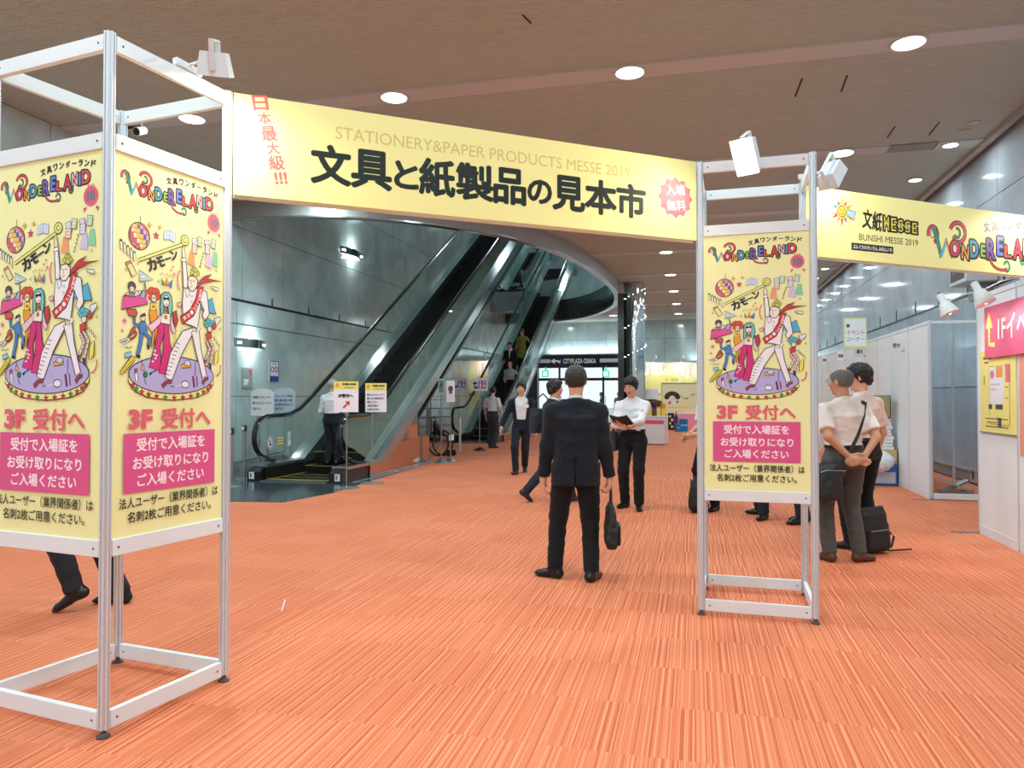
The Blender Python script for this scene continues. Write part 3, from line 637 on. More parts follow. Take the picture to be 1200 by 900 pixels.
    for i in range(4): A.line([(764+15*i, 1010+14*i), (778+15*i, 1000+14*i), (780+15*i, 1024+14*i)], 4, INK)
    for x, y in ((780, 868), (822, 955), (325, 730), (100, 700), (180, 655), (782, 610)): A.line([(x, y), (x+10, y-14), (x+12, y+4)], 4, INK)
    # writing at the foot
    A.text('3F', 135, 300, 1425, 1532, 'e4667c', .045); A.text('受付へ', 362, 752, 1420, 1538, 'e4667c', .035)
    A.rect(104, 1552, 786, 1866, 'de5a94')
    A.text('受付で入場証を', 190, 702, 1578, 1650, 'fff6fa', .03); A.text('お受け取りになり', 165, 732, 1676, 1746, 'fff6fa', .03); A.text('ご入場ください', 196, 696, 1768, 1838, 'fff6fa', .03)
    A.text('法人ユーザー（業界関係者）は', 76, 816, 1886, 1946, '1c2420', .02); A.text('名刺2枚ご用意ください。', 134, 756, 1962, 2022, '1c2420', .02)
    return A
POSTER_ME = poster_art().mesh('printed_artwork')
yel = M('lemon_printed_board', hexc('f7f9b8'), .38)
ALU = M('anodised_aluminium', (.70, .77, .84), .35, .35); WH = M('white_enamel_rail', (.80, .87, .92), .3); GRO = M('profile_groove', (.10, .11, .13), .5, .5)

def post_mesh(h):
    r = .025; P = []; mi = []
    for i in range(8):
        a = R(45*i); d = Vector((math.cos(a), math.sin(a))); t = Vector((-d.y, d.x)); f = .0092
        P += [d*r*.93 - t*f, d*r*.93 - t*.0034, d*(r*.93-.007) - t*.0034, d*(r*.93-.007)+t*.0034, d*r*.93+t*.0034, d*r*.93 + t*f]
    mb = MB().prism([tuple(p) for p in P], .035, h, 'z')
    return mb.mesh('post', ALU)
POST = post_mesh(3.0)
FOOT = MB().lathe([(.028, 0), (.028, .008), (.018, .012), (.012, .018), (.012, .04)], n=14).mesh('levelling_foot', M('foot_dark', (.08, .08, .09), .4))
def rail_mesh(ln, h):
    mb = MB().rbox((ln/2, 0, h/2), (ln, .026, h), .003)
    for x in (.03, ln-.03): mb.cyl((x, -.0145, h/2), (x, .0145, h/2), .005, n=8, mi=1)
    return mb.mesh('rail', [WH, M('screw_black', (.05, .05, .05), .4)])
def tower(corners, faces, label, h=3.0):
    """corners: 4 world points in order; faces: indices of the sides that carry posters"""
    c = sum((Vector((p[0], p[1], 0)) for p in corners), Vector())/4
    t = empty('poster_tower', c, label=label, cat='display tower')
    rm = {}
    for p in corners:
        o = link('post', POST, t, (p[0]-c.x, p[1]-c.y, 0)); link('levelling_foot', FOOT, o)
    for i in range(4):
        a = Vector(corners[i][:2]).to_3d(); b = Vector(corners[(i+1) % 4][:2]).to_3d(); d = b-a; ln = d.length; ang = math.atan2(d.y, d.x)
        for z, hh in ((.03, .075), (.755, .072), (2.50, .072), (2.925, .07)):
            s = a + d.normalized()*.024 - c; k = (round(ln, 3), hh)
            if k not in rm: rm[k] = rail_mesh(ln-.048, hh)
            link('rail', rm[k], t, (s.x, s.y, z), ang)
        if i in faces:
            w = ln-.05; s = a+d.normalized()*.025-c; n = Vector((math.sin(ang), -math.cos(ang), 0))
            pm = MB().box(0, w, -.004, .004, 0, 2.50-.827).build('poster_board', yel, t, (s.x, s.y, .827), ang)
            ar = link('printed_artwork', POSTER_ME, pm, (0, -.0042, 0)); ar.scale = (w/.646, 1, (2.50-.827)/1.75)
    return t
def P2(px, py): p = G(px, py); return (p.x, p.y)
# left tower: front corner, its right corner and the two behind
A0 = Vector(P2(121, 864)); B0 = Vector(P2(262, 798)); e = B0-A0; W_ = e.length; nrm = Vector((-e.y, e.x)); nrm.normalize()   # points away to the left/back
C1 = Vector(P2(138, 776)); D1 = A0 + ((C1-B0).normalized()+nrm).normalized()*W_*1.12; nrm = (C1-B0).normalized()
left = tower([A0, B0, C1, D1], (0, 2, 3), 'tall square aluminium tower with two yellow posters, nearest the camera at the banner\'s left end')
A2 = Vector(P2(822, 720)); B2 = Vector(P2(956, 731)); e2 = B2-A2; n2_ = Vector((-e2.y, e2.x)).normalized()*e2.length
C2, D2 = B2+n2_, A2+n2_
right_t = tower([A2, B2, C2, D2], (0, 1), 'tall square aluminium tower with one yellow poster facing the camera, between the two banners')
print('tower widths', W_, e2.length)

# banners --------------------------------------------------------------
def board(name, a, b, z0, z1, label, cat, art=None):
    d = Vector((b.x-a.x, b.y-a.y, 0)); ang = math.atan2(d.y, d.x); L_ = d.length; h = z1-z0
    t = empty(name, (a.x, a.y, z0), ang, label, cat)
    MB().box(0, L_, -.005, .005, 0, h).build('banner_board', M('yellow_banner_board', hexc('f8f4a6'), .4), t)
    MB().rbox((L_/2, .04, h-.035), (L_, .024, .06), .003).build('rail', WH, t); MB().rbox((L_/2, .04, .02), (L_, .024, .06), .003).build('rail', WH, t)
    return t, L_, h
a = Vector((B0.x, B0.y)) + (A2-B0).normalized()*.03; b = A2 - (A2-B0).normalized()*.03
off = Vector(((A2-B0).y, -(A2-B0).x)).normalized()*.0
bn, BL, BH = board('entrance_banner', a, b, 2.475, 3.0, 'long yellow banner with big black Japanese lettering strung between the two towers', 'banner')
def along(px, py, a, b):     # panel coordinates (metres from its start) under a pixel
    d = ray(px, py); n = Vector((b.y-a.y, a.x-b.x)); n.normalize()
    t = (Vector(a)-Vector((C0.x, C0.y))).dot(n)/Vector((d.x, d.y)).dot(n); p = C0+d*t
    return (Vector((p.x, p.y))-Vector(a)).dot((Vector(b)-Vector(a)).normalized()), p.z
def bx(px, py): s, z = along(px, py, a, b); return s, z-2.475
ar = Art(); ar.T = lambda x, y: (x, -y)
chars = [('文', 364, 411), ('具', 411, 459), ('と', 462, 490), ('紙', 491, 533), ('製', 534, 578), ('品', 578, 616), ('の', 618, 646), ('見', 647, 685), ('本', 685, 722), ('市', 722, 756)]
for ch, p0, p1 in chars:
    u0 = bx(p0, 200)[0]; u1 = bx(p1, 230)[0]; g = -.004; y0, y1 = .322, .100
    if ch == 'と': y0, y1 = .285, .125
    if ch == 'の': y0, y1 = .275, .125
    ar.text(ch, u0+g, u1-g, -y0, -y1, '14241f', .047)
ar.build('title_lettering', bn, (0, -.0055, 0)); ar = Art(); ar.T = lambda x, y: (x, -y)
ar.text('STATIONERY＆PAPER PRODUCTS MESSE 2019'.replace('＆', '&'), bx(393, 150)[0], bx(738, 195)[0], -.425, -.358, 'dccb7c', .0)
ar.build('subtitle_lettering', bn, (0, -.0055, 0)); ar = Art(); ar.T = lambda x, y: (x, -y)
ang0 = [('日', 305, 121, 17), ('本', 310, 139, 14), ('最', 315, 157, 17), ('大', 320, 174, 14), ('級', 324, 191, 17), ('!!!', 329, 209, 14)]
for ch, px, py, s in ang0:
    u, v = bx(px, py); k = s/2*.0047; ar.text(ch, u-k, u+k, -v-k, -v+k, 'e8646e', .04, -9)
ar.build('vertical_lettering', bn, (0, -.0055, 0)); ar = Art(); ar.T = lambda x, y: (x, -y)
u, v = bx(791, 232); ar.star(u, -v, .135, 'e86a7c', 12, .84, line=0)
for ch, px, py in (('入場', 791, 223), ('無料', 792, 241)):
    u1_, v1_ = bx(px, py); ar.text(ch, u1_-.075, u1_+.075, -v1_-.035, -v1_+.035, 'fff2e4', .02, -6)
ar.build('badge', bn, (0, -.0062, 0))
dirb = (cam2w(4.32, 6.19)-cam2w(2.13, 5.31)).to_2d().normalized(); a3 = Vector(C2)+dirb*.03; b3 = a3+dirb*4.1
bn2, BL2, BH2 = board('entrance_banner', a3, b3, 2.47, 2.985, 'yellow banner with a sunburst emblem and small logos, running off the right tower', 'banner')
def bx2(px, py): s, z = along(px, py, a3, b3); return s, z-2.47
ar = Art(); ar.T = lambda x, y: (x, -y)
u, v = bx2(986, 248)
cols = ['e04a3a', 'f2c230', '4a7ac8', 'e04a3a', 'f2a230', 'd23a4a', 'e8862e', '4a9ad8', 'e04a3a', 'f0d23a', 'd23a4a', 'f2a230']
for i in range(12):
    t = R(30*i); r1 = .055; r2 = .12 if i % 2 else .10
    ar.poly([(u+r1*math.cos(t-.2), -v+r1*math.sin(t-.2)), (u+r2*math.cos(t), -v+r2*math.sin(t)), (u+r1*math.cos(t+.2), -v+r1*math.sin(t+.2))], cols[i], .006)
ar.poly([(u-.05, -v-.02), (u-.15, -v-.06), (u-.11, -v+.03), (u-.05, -v+.015)], '9fc0e6', .006); ar.poly([(u+.05, -v-.02), (u+.14, -v-.01), (u+.12, -v+.06), (u+.05, -v+.02)], '9fc0e6', .006)
ar.ell(u, -v, .042, .042, 'f6b040', .008); ar.ell(u-.014, -v-.008, .005, .007, '1a1a20'); ar.ell(u+.014, -v-.008, .005, .007, '1a1a20'); ar.arc(u, -v+.004, .018, .016, 20, 160, .005, '1a1a20', 6)
ar.build('sunburst_emblem', bn2, (0, -.0055, 0)); ar = Art(); ar.T = lambda x, y: (x, -y)
x0, x1, xm = bx2(1010, 250)[0], bx2(1075, 255)[0], bx2(1034, 255)[0]
ar.text('文紙', x0, xm-.01, -.395, -.24, '1a1a20', .04, 5)
for i, ch in enumerate('MESSE'):
    q = xm+(x1-xm)*i/5; q1 = xm+(x1-xm)*(i+1)/5; ar.text(ch, q-.006, q1+.006, -.375+.006*i, -.24, '1a1a20', .14); ar.text(ch, q+.012, q1-.012, -.36+.006*i, -.254, 'f0dc4a', .0)
ar.text('BUNSHI MESSE 2019', bx2(1006, 268)[0], bx2(1075, 272)[0], -.205, -.155, '3a3a34')
q0, q1 = bx2(997, 279)[0], bx2(1046, 282)[0]
ar.rect(q0, -.13, q1, -.075, '1a1a20'); ar.text('ぶんぐかみせいひん みほんいち', q0+.015, q1-.015, -.12, -.086, 'ffffff', .02)
ar.build('printed_lettering', bn2, (0, -.0055, 0)); ar = Art(); ar.T = lambda x, y: (x, -y)
la, lb = bx2(1086, 262)[0], bx2(1200, 290)[0]
sx = (lb-la)/(640-75); base = ar.T
ar.T = lambda x, y: (la+(x-75)*sx, .245-(y-215)*sx*1.02)
wonder_logo(ar)
ar.build('swirly_logo', bn2, (0, -.0055, 0))
# post that carries the banner's far end
t3 = tower([b3+dirb*.03, b3+dirb*.7, b3+dirb*.7+Vector((-dirb.y, dirb.x))*.67, b3+dirb*.03+Vector((-dirb.y, dirb.x))*.67], (0,), 'third aluminium poster tower at the right-hand banner\'s far end')

# spotlights -------------------------------------------------------------
lampw = M('lamp_white_case', (.72, .77, .80), .35); glow = M('halogen_glow', (1, .9, .7), .5, emis=(1, .86, .62), estr=28)
def floodlight(rail, head, aim, label, W=SPOT_W, power=True, roll=0):
    """rail: where the arm is fixed; head: lamp housing centre; aim: point it shines at"""
    t = empty('exhibition_floodlight', rail, label=label, cat='spotlight'); r = Vector(rail); h = Vector(head)-r; d = (Vector(aim)-Vector(head)).normalized()
    MB().rbox((0, 0, .03), (.16, .03, .035), .004, (0, 0, math.atan2(h.y, h.x)+math.pi/2)).build('mounting_clip', lampw, t)
    MB().tube([(0, 0, .04), h*.5+Vector((0, 0, .05)), h - d*.06], .008, 6).build('arm', lampw, t)
    q = d.to_track_quat('-Z', 'Y').to_matrix().to_4x4(); T = Matrix.Translation(h) @ q @ Matrix.Rotation(roll, 4, 'Z')
    mb = MB(); mb.v = []
    w0, w1, l0, l1 = .055, .072, .09, .115
    vs = [(x*a_, y*b_, z) for (a_, b_, z) in ((w0, l0, .07), (w1, l1, -.035)) for x, y in ((-1, -1), (1, -1), (1, 1), (-1, 1))]
    mb.add([T @ Vector(v) for v in vs], [(0, 1, 2, 3), (0, 1, 5, 4), (1, 2, 6, 5), (2, 3, 7, 6), (3, 0, 4, 7)])
    mb.build('housing', lampw, t)
    MB().cbox((0, 0, 0), (.09, .16, .006)).mesh('x', glow)
    g = MB().box(-.064, .064, -.105, .105, -.0345, -.031, 0, T).build('lamp_glass', glow, t)
    mb = MB()
    for s in (-1, 1): mb.box(-.012, .012, s*.118-.004, s*.118+.004, -.01, .12, 0, T)
    mb.box(-.012, .012, -.12, .12, .116, .124, 0, T); mb.build('bracket', lampw, t)
    if power:
        lo = area('floodlight_lamp', Vector(head)+d*.045, .09, W, color=(1, .86, .66), shape='RECTANGLE', sizey=.15, spread=150)
        lo.rotation_euler = d.to_track_quat('-Z', 'Y').to_euler()
    return t
mid = (A0+B0)/2; outw = -nrm
lr = A0.lerp(B0, .62); hd_ = Vector((*(lr+outw*.17), 2.99)); 
floodlight((lr.x, lr.y, 2.99), hd_, (*A0.lerp(B0, .95), 2.35), 'white box floodlight clipped on the near tower\'s top rail, its back to the camera', SPOT_W*.25)
fm = A2.lerp(B2, .42); outf = -n2_.normalized()
floodlight((fm.x, fm.y, 3.0), (*(fm+outf*.16), 2.97), (*(fm+outf*.9+Vector((-.35, 0))), 2.45), 'floodlight glowing warm towards the camera above the single-poster tower', SPOT_W*.45)
s3 = C2+dirb*.12+Vector((dirb.y, -dirb.x))*.16
floodlight((C2.x, C2.y, 3.0), (s3.x, s3.y, 3.02), (*(a3+dirb*.5), 2.6), 'white box floodlight with black screws over the end of the emblem banner', SPOT_W*.06)
s4 = a3+dirb*2.5+Vector((dirb.y, -dirb.x))*.32; r4 = a3+dirb*2.5
floodlight((r4.x, r4.y, 2.98), (s4.x, s4.y, 3.05), (r4.x, r4.y, 2.6), 'floodlight outside the picture lighting the emblem banner\'s far end', SPOT_W*.3)
# cctv camera seen through the near tower's frame
p = G(162, 127, CEIL)
q = C0 + ray(166, 153)*(10.2); 
t = empty('security_camera', (q.x, q.y, q.z), label='small white security camera with black cable hanging behind the near tower frame', cat='camera')
MB().cyl((0, 0, .02), (0, 0, CEIL-q.z), .007, n=8).build('drop_rod', WH, t); MB().cyl((.0, .05, .02), (-.0, -.10, -.05), .055, .06, 16).build('housing', WH, t, smooth=True)
MB().cyl((-.0, -.1, -.05), (-.0, -.105, -.052), .05, n=16).build('lens', M('wire_black'), t); MB().tube([(-.01, 0, .05), (-.22, 0, .06), (-.30, 0, .16), (-.31, 0, .3)], .022, 6).build('cable', M('wire_black'), t)
# ================================================================ ESCALATORS
SL = math.tan(R(30)); Art.STEP = 1e-4
RUB = M('black_rubber_handrail', (.012, .012, .014), .18, spec=.7); STEEL = M('brushed_steel_deck', (.46, .52, .54), .2, .9, bump=.05, bscale=300, stretch=(1, .05, 1)); BLK = M('escalator_black', (.015, .016, .018), .3)
STEP = M('escalator_step_black', (.010, .010, .011), .45, spec=.3); YEL = M('step_yellow', hexc('a8a03c'), .5)
EG = M('balustrade_glass', (.36, .62, .54), .02, alpha=.24, spec=.9); MIRR = M('mirror_panel', (.62, .50, .44), .06, 1.0)
COMB = M('comb_plate', (.25, .27, .28), .3, .8)
def escalator(label, x0, x1, y0, z0, ys, ztop, wedge=None, flat_top=True):
    t = empty('escalator', ((x0+x1)/2, y0, z0), label=label, cat='escalator', group=None)
    cx = (x0+x1)/2; hw = (x1-x0)/2
    yt = ys + (ztop-z0)/SL                      # where the slope ends
    yo = lambda y: y-y0
    def zl(y): return 0 if y < ys else min((y-ys)*SL, ztop-z0)
    # steps
    sw = hw-.30; n = int((yt-ys)/.4)
    st = MB().box(-sw, sw, -.2, .2, -.26, 0)
    for k in range(9): st.box(-sw+.02, sw-.02, -.2+.044*k, -.2+.044*k+.02, 0, .006)
    st.box(-sw, -sw+.04, -.2, .2, .0, .008, 1).box(sw-.04, sw, -.2, .2, .0, .008, 1).box(-sw, sw, -.2, -.18, 0, .009, 1)
    sm = st.mesh('step', [STEP, YEL])
    smb = st.mesh('step', [STEP, STEP])
    for k in range(n+1): link('step', sm if k < 2 else smb, t, (0, ys+.2+.4*k-y0, zl(ys+.4*k+.2)+.0+.02))
    for k in range(3): link('step', sm, t, (0, ys-.2-.4*k-y0, .012))
    MB().box(-sw, sw, .05, ys-1.2-y0, 0, .022).build('comb_plate', COMB, t)
    MB().box(-sw, sw, ys-1.24-y0, ys-1.2-y0, .02, .03).build('comb_teeth', YEL, t)
    # truss belly
    yb = yt-y0
    MB().prism([(ys-y0+.3, -.05), (yb, ztop-z0-.02), (yb+1.0, ztop-z0-.02), (yb+1.0, ztop-z0-.24), (yb, ztop-z0-.24), (ys-y0+.9, .9*SL-.24-.26*0)], -hw+.04, hw-.04, 'x').build('truss', M('truss_panel', (.10, .12, .115), .22, .6), t)
    for s in (-1, 1):
        xo = s*hw; xi = s*(hw-.30); a_, b_ = min(xo, xi), max(xo, xi)
        # flat deck and sloping deck (steel), inner black skirt
        MB().prism([(.25, .0), (.25, .27), (ys-y0, .27), (yb, ztop-z0+.27), (yb+1.0, ztop-z0+.27), (yb+1.0, ztop-z0-.02), (yb, ztop-z0-.02), (ys-y0+.5, .27-.0)] if False else
                   [(.25, .22), (.25, .27), (ys-y0, .27), (ys-y0+.02, .57-.28), (yb, ztop-z0+.30), (yb+1, ztop-z0+.30), (yb+1, ztop-z0), (yb, ztop-z0), (ys-y0+.38, .22)], a_, b_, 'x').build('deck', STEEL, t)
        xk = xi-s*.012; MB().prism([(.2, 0), (.2, .21), (ys-y0+.3, .21), (yb, ztop-z0+.02), (yb, ztop-z0-.25), (ys-y0+.6, 0)], min(xi, xk), max(xi, xk), 'x').build('skirt', BLK, t)
        MB().prism([(.08, 0), (.08, .16), (.25, .24), (1.1, .24), (1.1, 0)], a_+.03, b_-.03, 'x').build('newel_base', BLK, t)
        if z0 < .5:
            w = [(1.1, 0), (1.1, .22), (ys-y0, .22)] + ([(ys-y0+.38, .22), (14.4-y0, (14.4-ys)*SL), (14.4-y0, .60), (15.1-y0, .60), (15.1-y0, 0)] if wedge else [(ys-y0+.38, .22), (ys-y0+1.9, 1.9*SL), (ys-y0+1.9, 0)])
            MB().prism(w, xo-s*.02 if s > 0 else xo, xo if s > 0 else xo+.02, 'x').build('side_cladding', MIRR, t)
        # inclined outer edge trim
        xg = s*(hw-.12)
        # glass: rounded newel pane then sloping panes
        H = .84; g0, g1 = min(xg-.006, xg+.006), max(xg-.006, xg+.006)
        P = [(.55, .27)]
        for k in range(13):
            a = R(-90-180*k/12); P.append((.62+.33*math.cos(a), .27+.30+.27+.33*math.sin(a)*.85 - .0))
        P += [(1.35, .27+H), (1.35, .27)]
        MB().prism(P[1:], g0, g1, 'x').build('glass_pane', EG, t)
        y = 1.362
        while y < yb+.9:
            y2 = min(y+1.45, yb+.95); 
            if y < ys-y0 < y2: y2 = ys-y0 if ys-y0-y > .5 else y2
            q = [(y, zl(y+y0)+.27), (y, zl(y+y0)+.27+H), (y2-.012, zl(y2+y0)+.27+H), (y2-.012, zl(y2+y0)+.27)]
            MB().prism(q, g0, g1, 'x').build('glass_pane', EG, t); y = y2
        # handrail
        P = [(xg, .75, .30), (xg, .55, .33)]
        for k in range(11):
            a = R(-90-180*k/10); P.append((xg, .50+.36*math.cos(a), .72+.36*math.sin(a)+.02))
        P += [(xg, .9, 1.11), (xg, ys-y0-.5, 1.11), (xg, ys-y0-.2, 1.125), (xg, ys-y0+.15, 1.22), (xg, ys-y0+.6, 1.11+.6*SL), (xg, yb-.5, ztop-z0+1.11-.5*SL), (xg, yb+.2, ztop-z0+1.13), (xg, yb+1, ztop-z0+1.13)]
        MB().tube(P, .05, 8, flat=.65).build('handrail', RUB, t, smooth=True)
        P2_ = [(x, y, z-.035) for x, y, z in P[12:]]
        MB().tube(P2_, .016, 6).build('handrail_track', M('rail_track_steel', (.55, .6, .6), .2, .9), t)
    return t
E1X = (-7.45, -5.62)
e1 = escalator('long escalator rising from the dark floor plate beside the two arched signboards', *E1X, 11.0, 0.0, 12.5, 8.2, wedge=True)
e2_ = escalator('farther escalator carrying people down behind the restroom arrow sign', -7.5, -5.95, 21.7, 0.0, 23.3, 8.0)
e3_ = escalator('upper escalator whose rounded steel end hangs in the void above the far escalator', -8.86, -7.56, 32.2, 6.15, 33.4, 9.2)
MB().box(-.78, .78, -.5, 1.2, -.9, -.02).build('landing_box', M('chrome', (.5, .5, .5), .12, 1.0), e3_)
# stickers on the first escalator's newel glass and base
sx = -(E1X[1]-E1X[0])/2+.12
for i, (y, z, w, h, c, lb) in enumerate(((.62, .62, .19, .24, 'f2f4f6', 'round blue and white no-stroller sticker'), (.95, .63, .17, .15, 'efe39a', 'small yellow notice sticker'), (1.25, .66, .10, .26, 'eef0f4', 'narrow white and blue notice sticker'))):
    ar = Art(); ar.T = lambda a_, b_: (a_, -b_)
    if i == 0: ar.ell(0, 0, w/2, h/2, c); ar.ell(0, 0, w/2-.012, h/2-.012, '2d4fa0'); ar.ell(0, 0, w/2-.03, h/2-.03, c); ar.ell(0, -.03, .018, .018, '22305a'); ar.poly([(-.02, -.01), (.02, -.01), (.03, .05), (-.03, .05)], '22305a'); ar.line([(-.05, -.06), (.05, .06)], .014, 'c8323a')
    else:
        ar.rect(-w/2, -h/2, w/2, h/2, c)
        for k in range(3): ar.rect(-w/2+.02, -h/2+.03+k*.05, w/2-.02, -h/2+.045+k*.05, '3a56a8' if i == 2 else '6a6a4a')
    o = ar.build('sticker', e1, (sx+.009, y, z), R(90)); o['label'] = lb
for sx_, w in ((-.8, .13), (.8, .13)):
    ar = Art(); ar.T = lambda a_, b_: (a_, -b_); ar.rect(-.05, -.06, .05, .06, 'e8e8e4'); ar.rect(-.03, -.035, .0, .035, '8a7a2a' if sx_ > 0 else '4a5a6a')
    ar.build('sticker', e1, (sx_, .079, .10), 0)
    
# ================================================================ LEFT-HAND SIGNS AND STANCHIONS
GP = M('grey_post', (.34, .38, .40), .3, .7); SIGNW = M('sign_board_white', (.80, .81, .84), .45); 
def flatart(parent, w, h, draw, off=-.011, name='printed_face'):
    ar = Art(); ar.T = lambda a_, b_: (a_*w-w/2, h-b_*h); draw(ar); return ar.build(name, parent, (0, off, 0))
for i, (px, py, lab) in enumerate(((271, 571, 'grey belt stanchion beside the banner edge, nearer the camera'), (286, 562, 'grey belt stanchion beside the rear foot of the first arched signboard'))):
    p = G(px, py); t = empty('belt_stanchion', p, label=lab, cat='stanchion', group='grey belt stanchions')
    MB().lathe([(.16, 0), (.16, .012), (.03, .035), (.03, .04)], n=20).build('base', GP, t, smooth=True); MB().lathe([(.032, .03), (.032, .86)], n=14).build('pole', GP, t, smooth=True)
    MB().lathe([(.04, .84), (.042, .93), (.03, .945)], n=14).build('head', BLK, t, smooth=True); MB().box(-.02, .02, -.05, -.04, .86, .92).build('belt_clip', SIGNW, t)
pa, pb = G(275, 567), G(330, 551)
t = empty('barrier_rail', (pa.x, pa.y, 0), label='low steel barrier rail running along the marble wall behind the signboards', cat='barrier')
d = pb-pa
MB().tube([(0, .1, .36), d+Vector((0, .1, .36))], .016, 6).build('rail', GP, t)
for k in (0.05, .5, .95): MB().cyl(d*k+Vector((0, .1, 0)), d*k+Vector((0, .1, .36)), .014, n=8).build('leg', GP, t)
for i, (px, py, X0, w, lab, lines) in enumerate(((307, 552, 0, .46, 'white arched signboard with black Japanese lines on a grey double post', ['2F直通エスカレーター', '2階へはこのエスカレーターを', 'ご利用ください']), (333, 549, 0, .46, 'arched signboard with blue lettering, behind the white arched one', ['エスカレーターのご利用は', '黄色い線の内側にお乗り', 'お子様の手を引いて', 'ご利用ください']))):
    p = G(px, py); t = empty('arched_signboard', p, R(6), lab, 'sign')
    P = [(-w/2, 0), (w/2, 0), (w/2, .42)] + [(w/2*math.cos(R(180*k/12)), .42+.11*math.sin(R(180*k/12))) for k in range(1, 12)] + [(-w/2, .42)]
    zb = 1.07+.02*i
    MB().prism([(a_, b_+zb) for a_, b_ in P], -.012, .012, 'y').build('board', [SIGNW, M('sign_board_grey', (.50, .60, .68), .45)][i], t)
    for s in ((-.09, .09) if i == 0 else (-.02, .12)): MB().cyl((s, .04, 0), (s, .04, 1.2), .03, n=12).build('post', GP, t, smooth=True)
    MB().lathe([(.22, 0), (.22, .012), (.03, .03)], (.0, .04, 0), 20).build('base', GP, t)
    MB().prism([(-w/2-.012, zb-.012), (w/2+.012, zb-.012), (w/2+.012, zb), (-w/2-.012, zb)], -.016, .016, 'y').build('lower_trim', GP, t)
    nl = len(lines)
    for k, s in enumerate(lines):
        ar = Art(); ar.T = lambda a_, b_: (a_, -b_)
        wd = w*.42 if len(s) > 8 else w*.2; y = .36-.105*k*(3.2/nl)
        ar.text(s, -w*.44, -w*.44+2*wd, -(zb+y+.028), -(zb+y-.028), ['20242c', '2a4478'][i], .04)
        ar.build('line_of_text', t, (0, -.013, 0))
# two slim stands in front of the first escalator
def head(A, title=True):
    A.rect(0, 0, 1, 1, 'f6f2fb'); A.rect(0, 0, 1, .27, 'f3ea7c'); A.star(.14, .12, .09, 'e0603a', 9, .5); A.ell(.14, .12, .035, .035, 'f2c230')
    A.text('文紙MESSE', .32, .92, .05, .13, '26261e', .08); A.text('文具と紙製品の見本市', .42, .86, .18, .22, '55523a', .03)
def dA(A):
    head(A); A.text('3F受付へ', .18, .80, .40, .53, '17171d', .08)
    A.poly([(.36, .84), (.42, .88), (.58, .74), (.64, .80), (.66, .64), (.46, .66), (.53, .71)], 'cf2f3c')
def dB(A):
    head(A)
    for k, s in enumerate(['受付はこのエスカレーターで', '3階へ上がり右側の受付まで', 'お越しください。', '一般の方は2階より', 'ご入場いただけます。']): A.text(s, .08, (.9 if len(s) > 11 else .6+.03*(len(s)-8)), .36+.125*k, .44+.125*k, '2c3a64', .05)
for i, (fpx, fpy, l, r_, t_, b_, dr, lab) in enumerate(((406, 572, 394, 423, 447, 483, dA, 'slim stand sign reading 3F with a red arrow, in front of the escalator man'), (436, 566, 426, 451, 449, 483, dB, 'slim stand sign with blue lines of text, right of the red arrow sign'))):
    p = G(fpx, fpy); Z = (p-C0).dot(Fv); w = (r_-l)/FPX*Z; h = (b_-t_)/FPX*Z; zt = CAM_H+(465-t_)/FPX*Z
    t = empty('stand_sign', p, YAW+R(-3), lab, 'sign')
    MB().lathe([(.2, 0), (.2, .008), (.02, .02), (.012, .03)], n=22).build('base', GP, t, smooth=True); MB().cyl((0, 0, .02), (0, .0, zt-.05), .009, n=8).build('pole', GP, t)
    bd = MB().box(-w/2, w/2, -.02, -.008, zt-h, zt).build('board', SIGNW, t, ((.5*(l+r_)-fpx-(-2 if i else 3))/FPX*Z*1.0, 0, 0))
    ar = Art(); ar.T = lambda a_, b2, w=w, h=h, zt=zt: (a_*w-w/2, zt-b2*h); dr(ar); ar.build('printed_face', bd, (0, -.0205, 0))
# wall signs
def wall_plate(px, py, w, h, label, draw, x=XL, glow=None):
    p = HX(px, py, x); s = 1 if x < 0 else -1; w = HX(px+w/2, py, x).y-HX(px-w/2, py, x).y
    t = empty('wall_sign', (x, p.y, p.z), label=label, cat='sign')
    MB().box(min(0, s*.02), max(0, s*.02), -w/2, w/2, -h/2, h/2).build('plate', M('plate_grey', (.42, .47, .46), .35), t)
    ar = Art(); ar.T = lambda a_, b_: (a_*w-w/2, h/2-b_*h); draw(ar); ar.build('printed_face', t, (s*.0205, 0, 0), R(90) if s > 0 else R(-90)); return t
def d1(A):
    A.rect(0, 0, 1, 1, '8b9c99'); A.poly([(.55, .1), (.92, .1), (.92, .45)], 'c8435a'); A.text('3F', .12, .62, .55, .85, 'f2f6f4', .05)
def d2(A):
    A.rect(0, 0, 1, 1, '22304f'); A.rect(.06, .04, .94, .74, 'dfe3ee'); A.ell(.3, .42, .18, .14, 'b23a4a'); A.ell(.7, .42, .18, .14, '3a4a9a'); A.ell(.3, .42, .1, .08, 'f2f2f6'); A.ell(.7, .42, .1, .08, 'f2f2f6'); A.rect(.06, .76, .94, .97, '2b3fa8'); A.text('禁煙', .3, .7, .08, .2, '22304f')
wall_plate(289, 443, 12, .42, 'grey-green floor plate reading 3F with a red triangle on the marble', d1)
wall_plate(320.5, 435, 10.5, .44, 'small blue and white notice with two round symbols on the marble', d2)
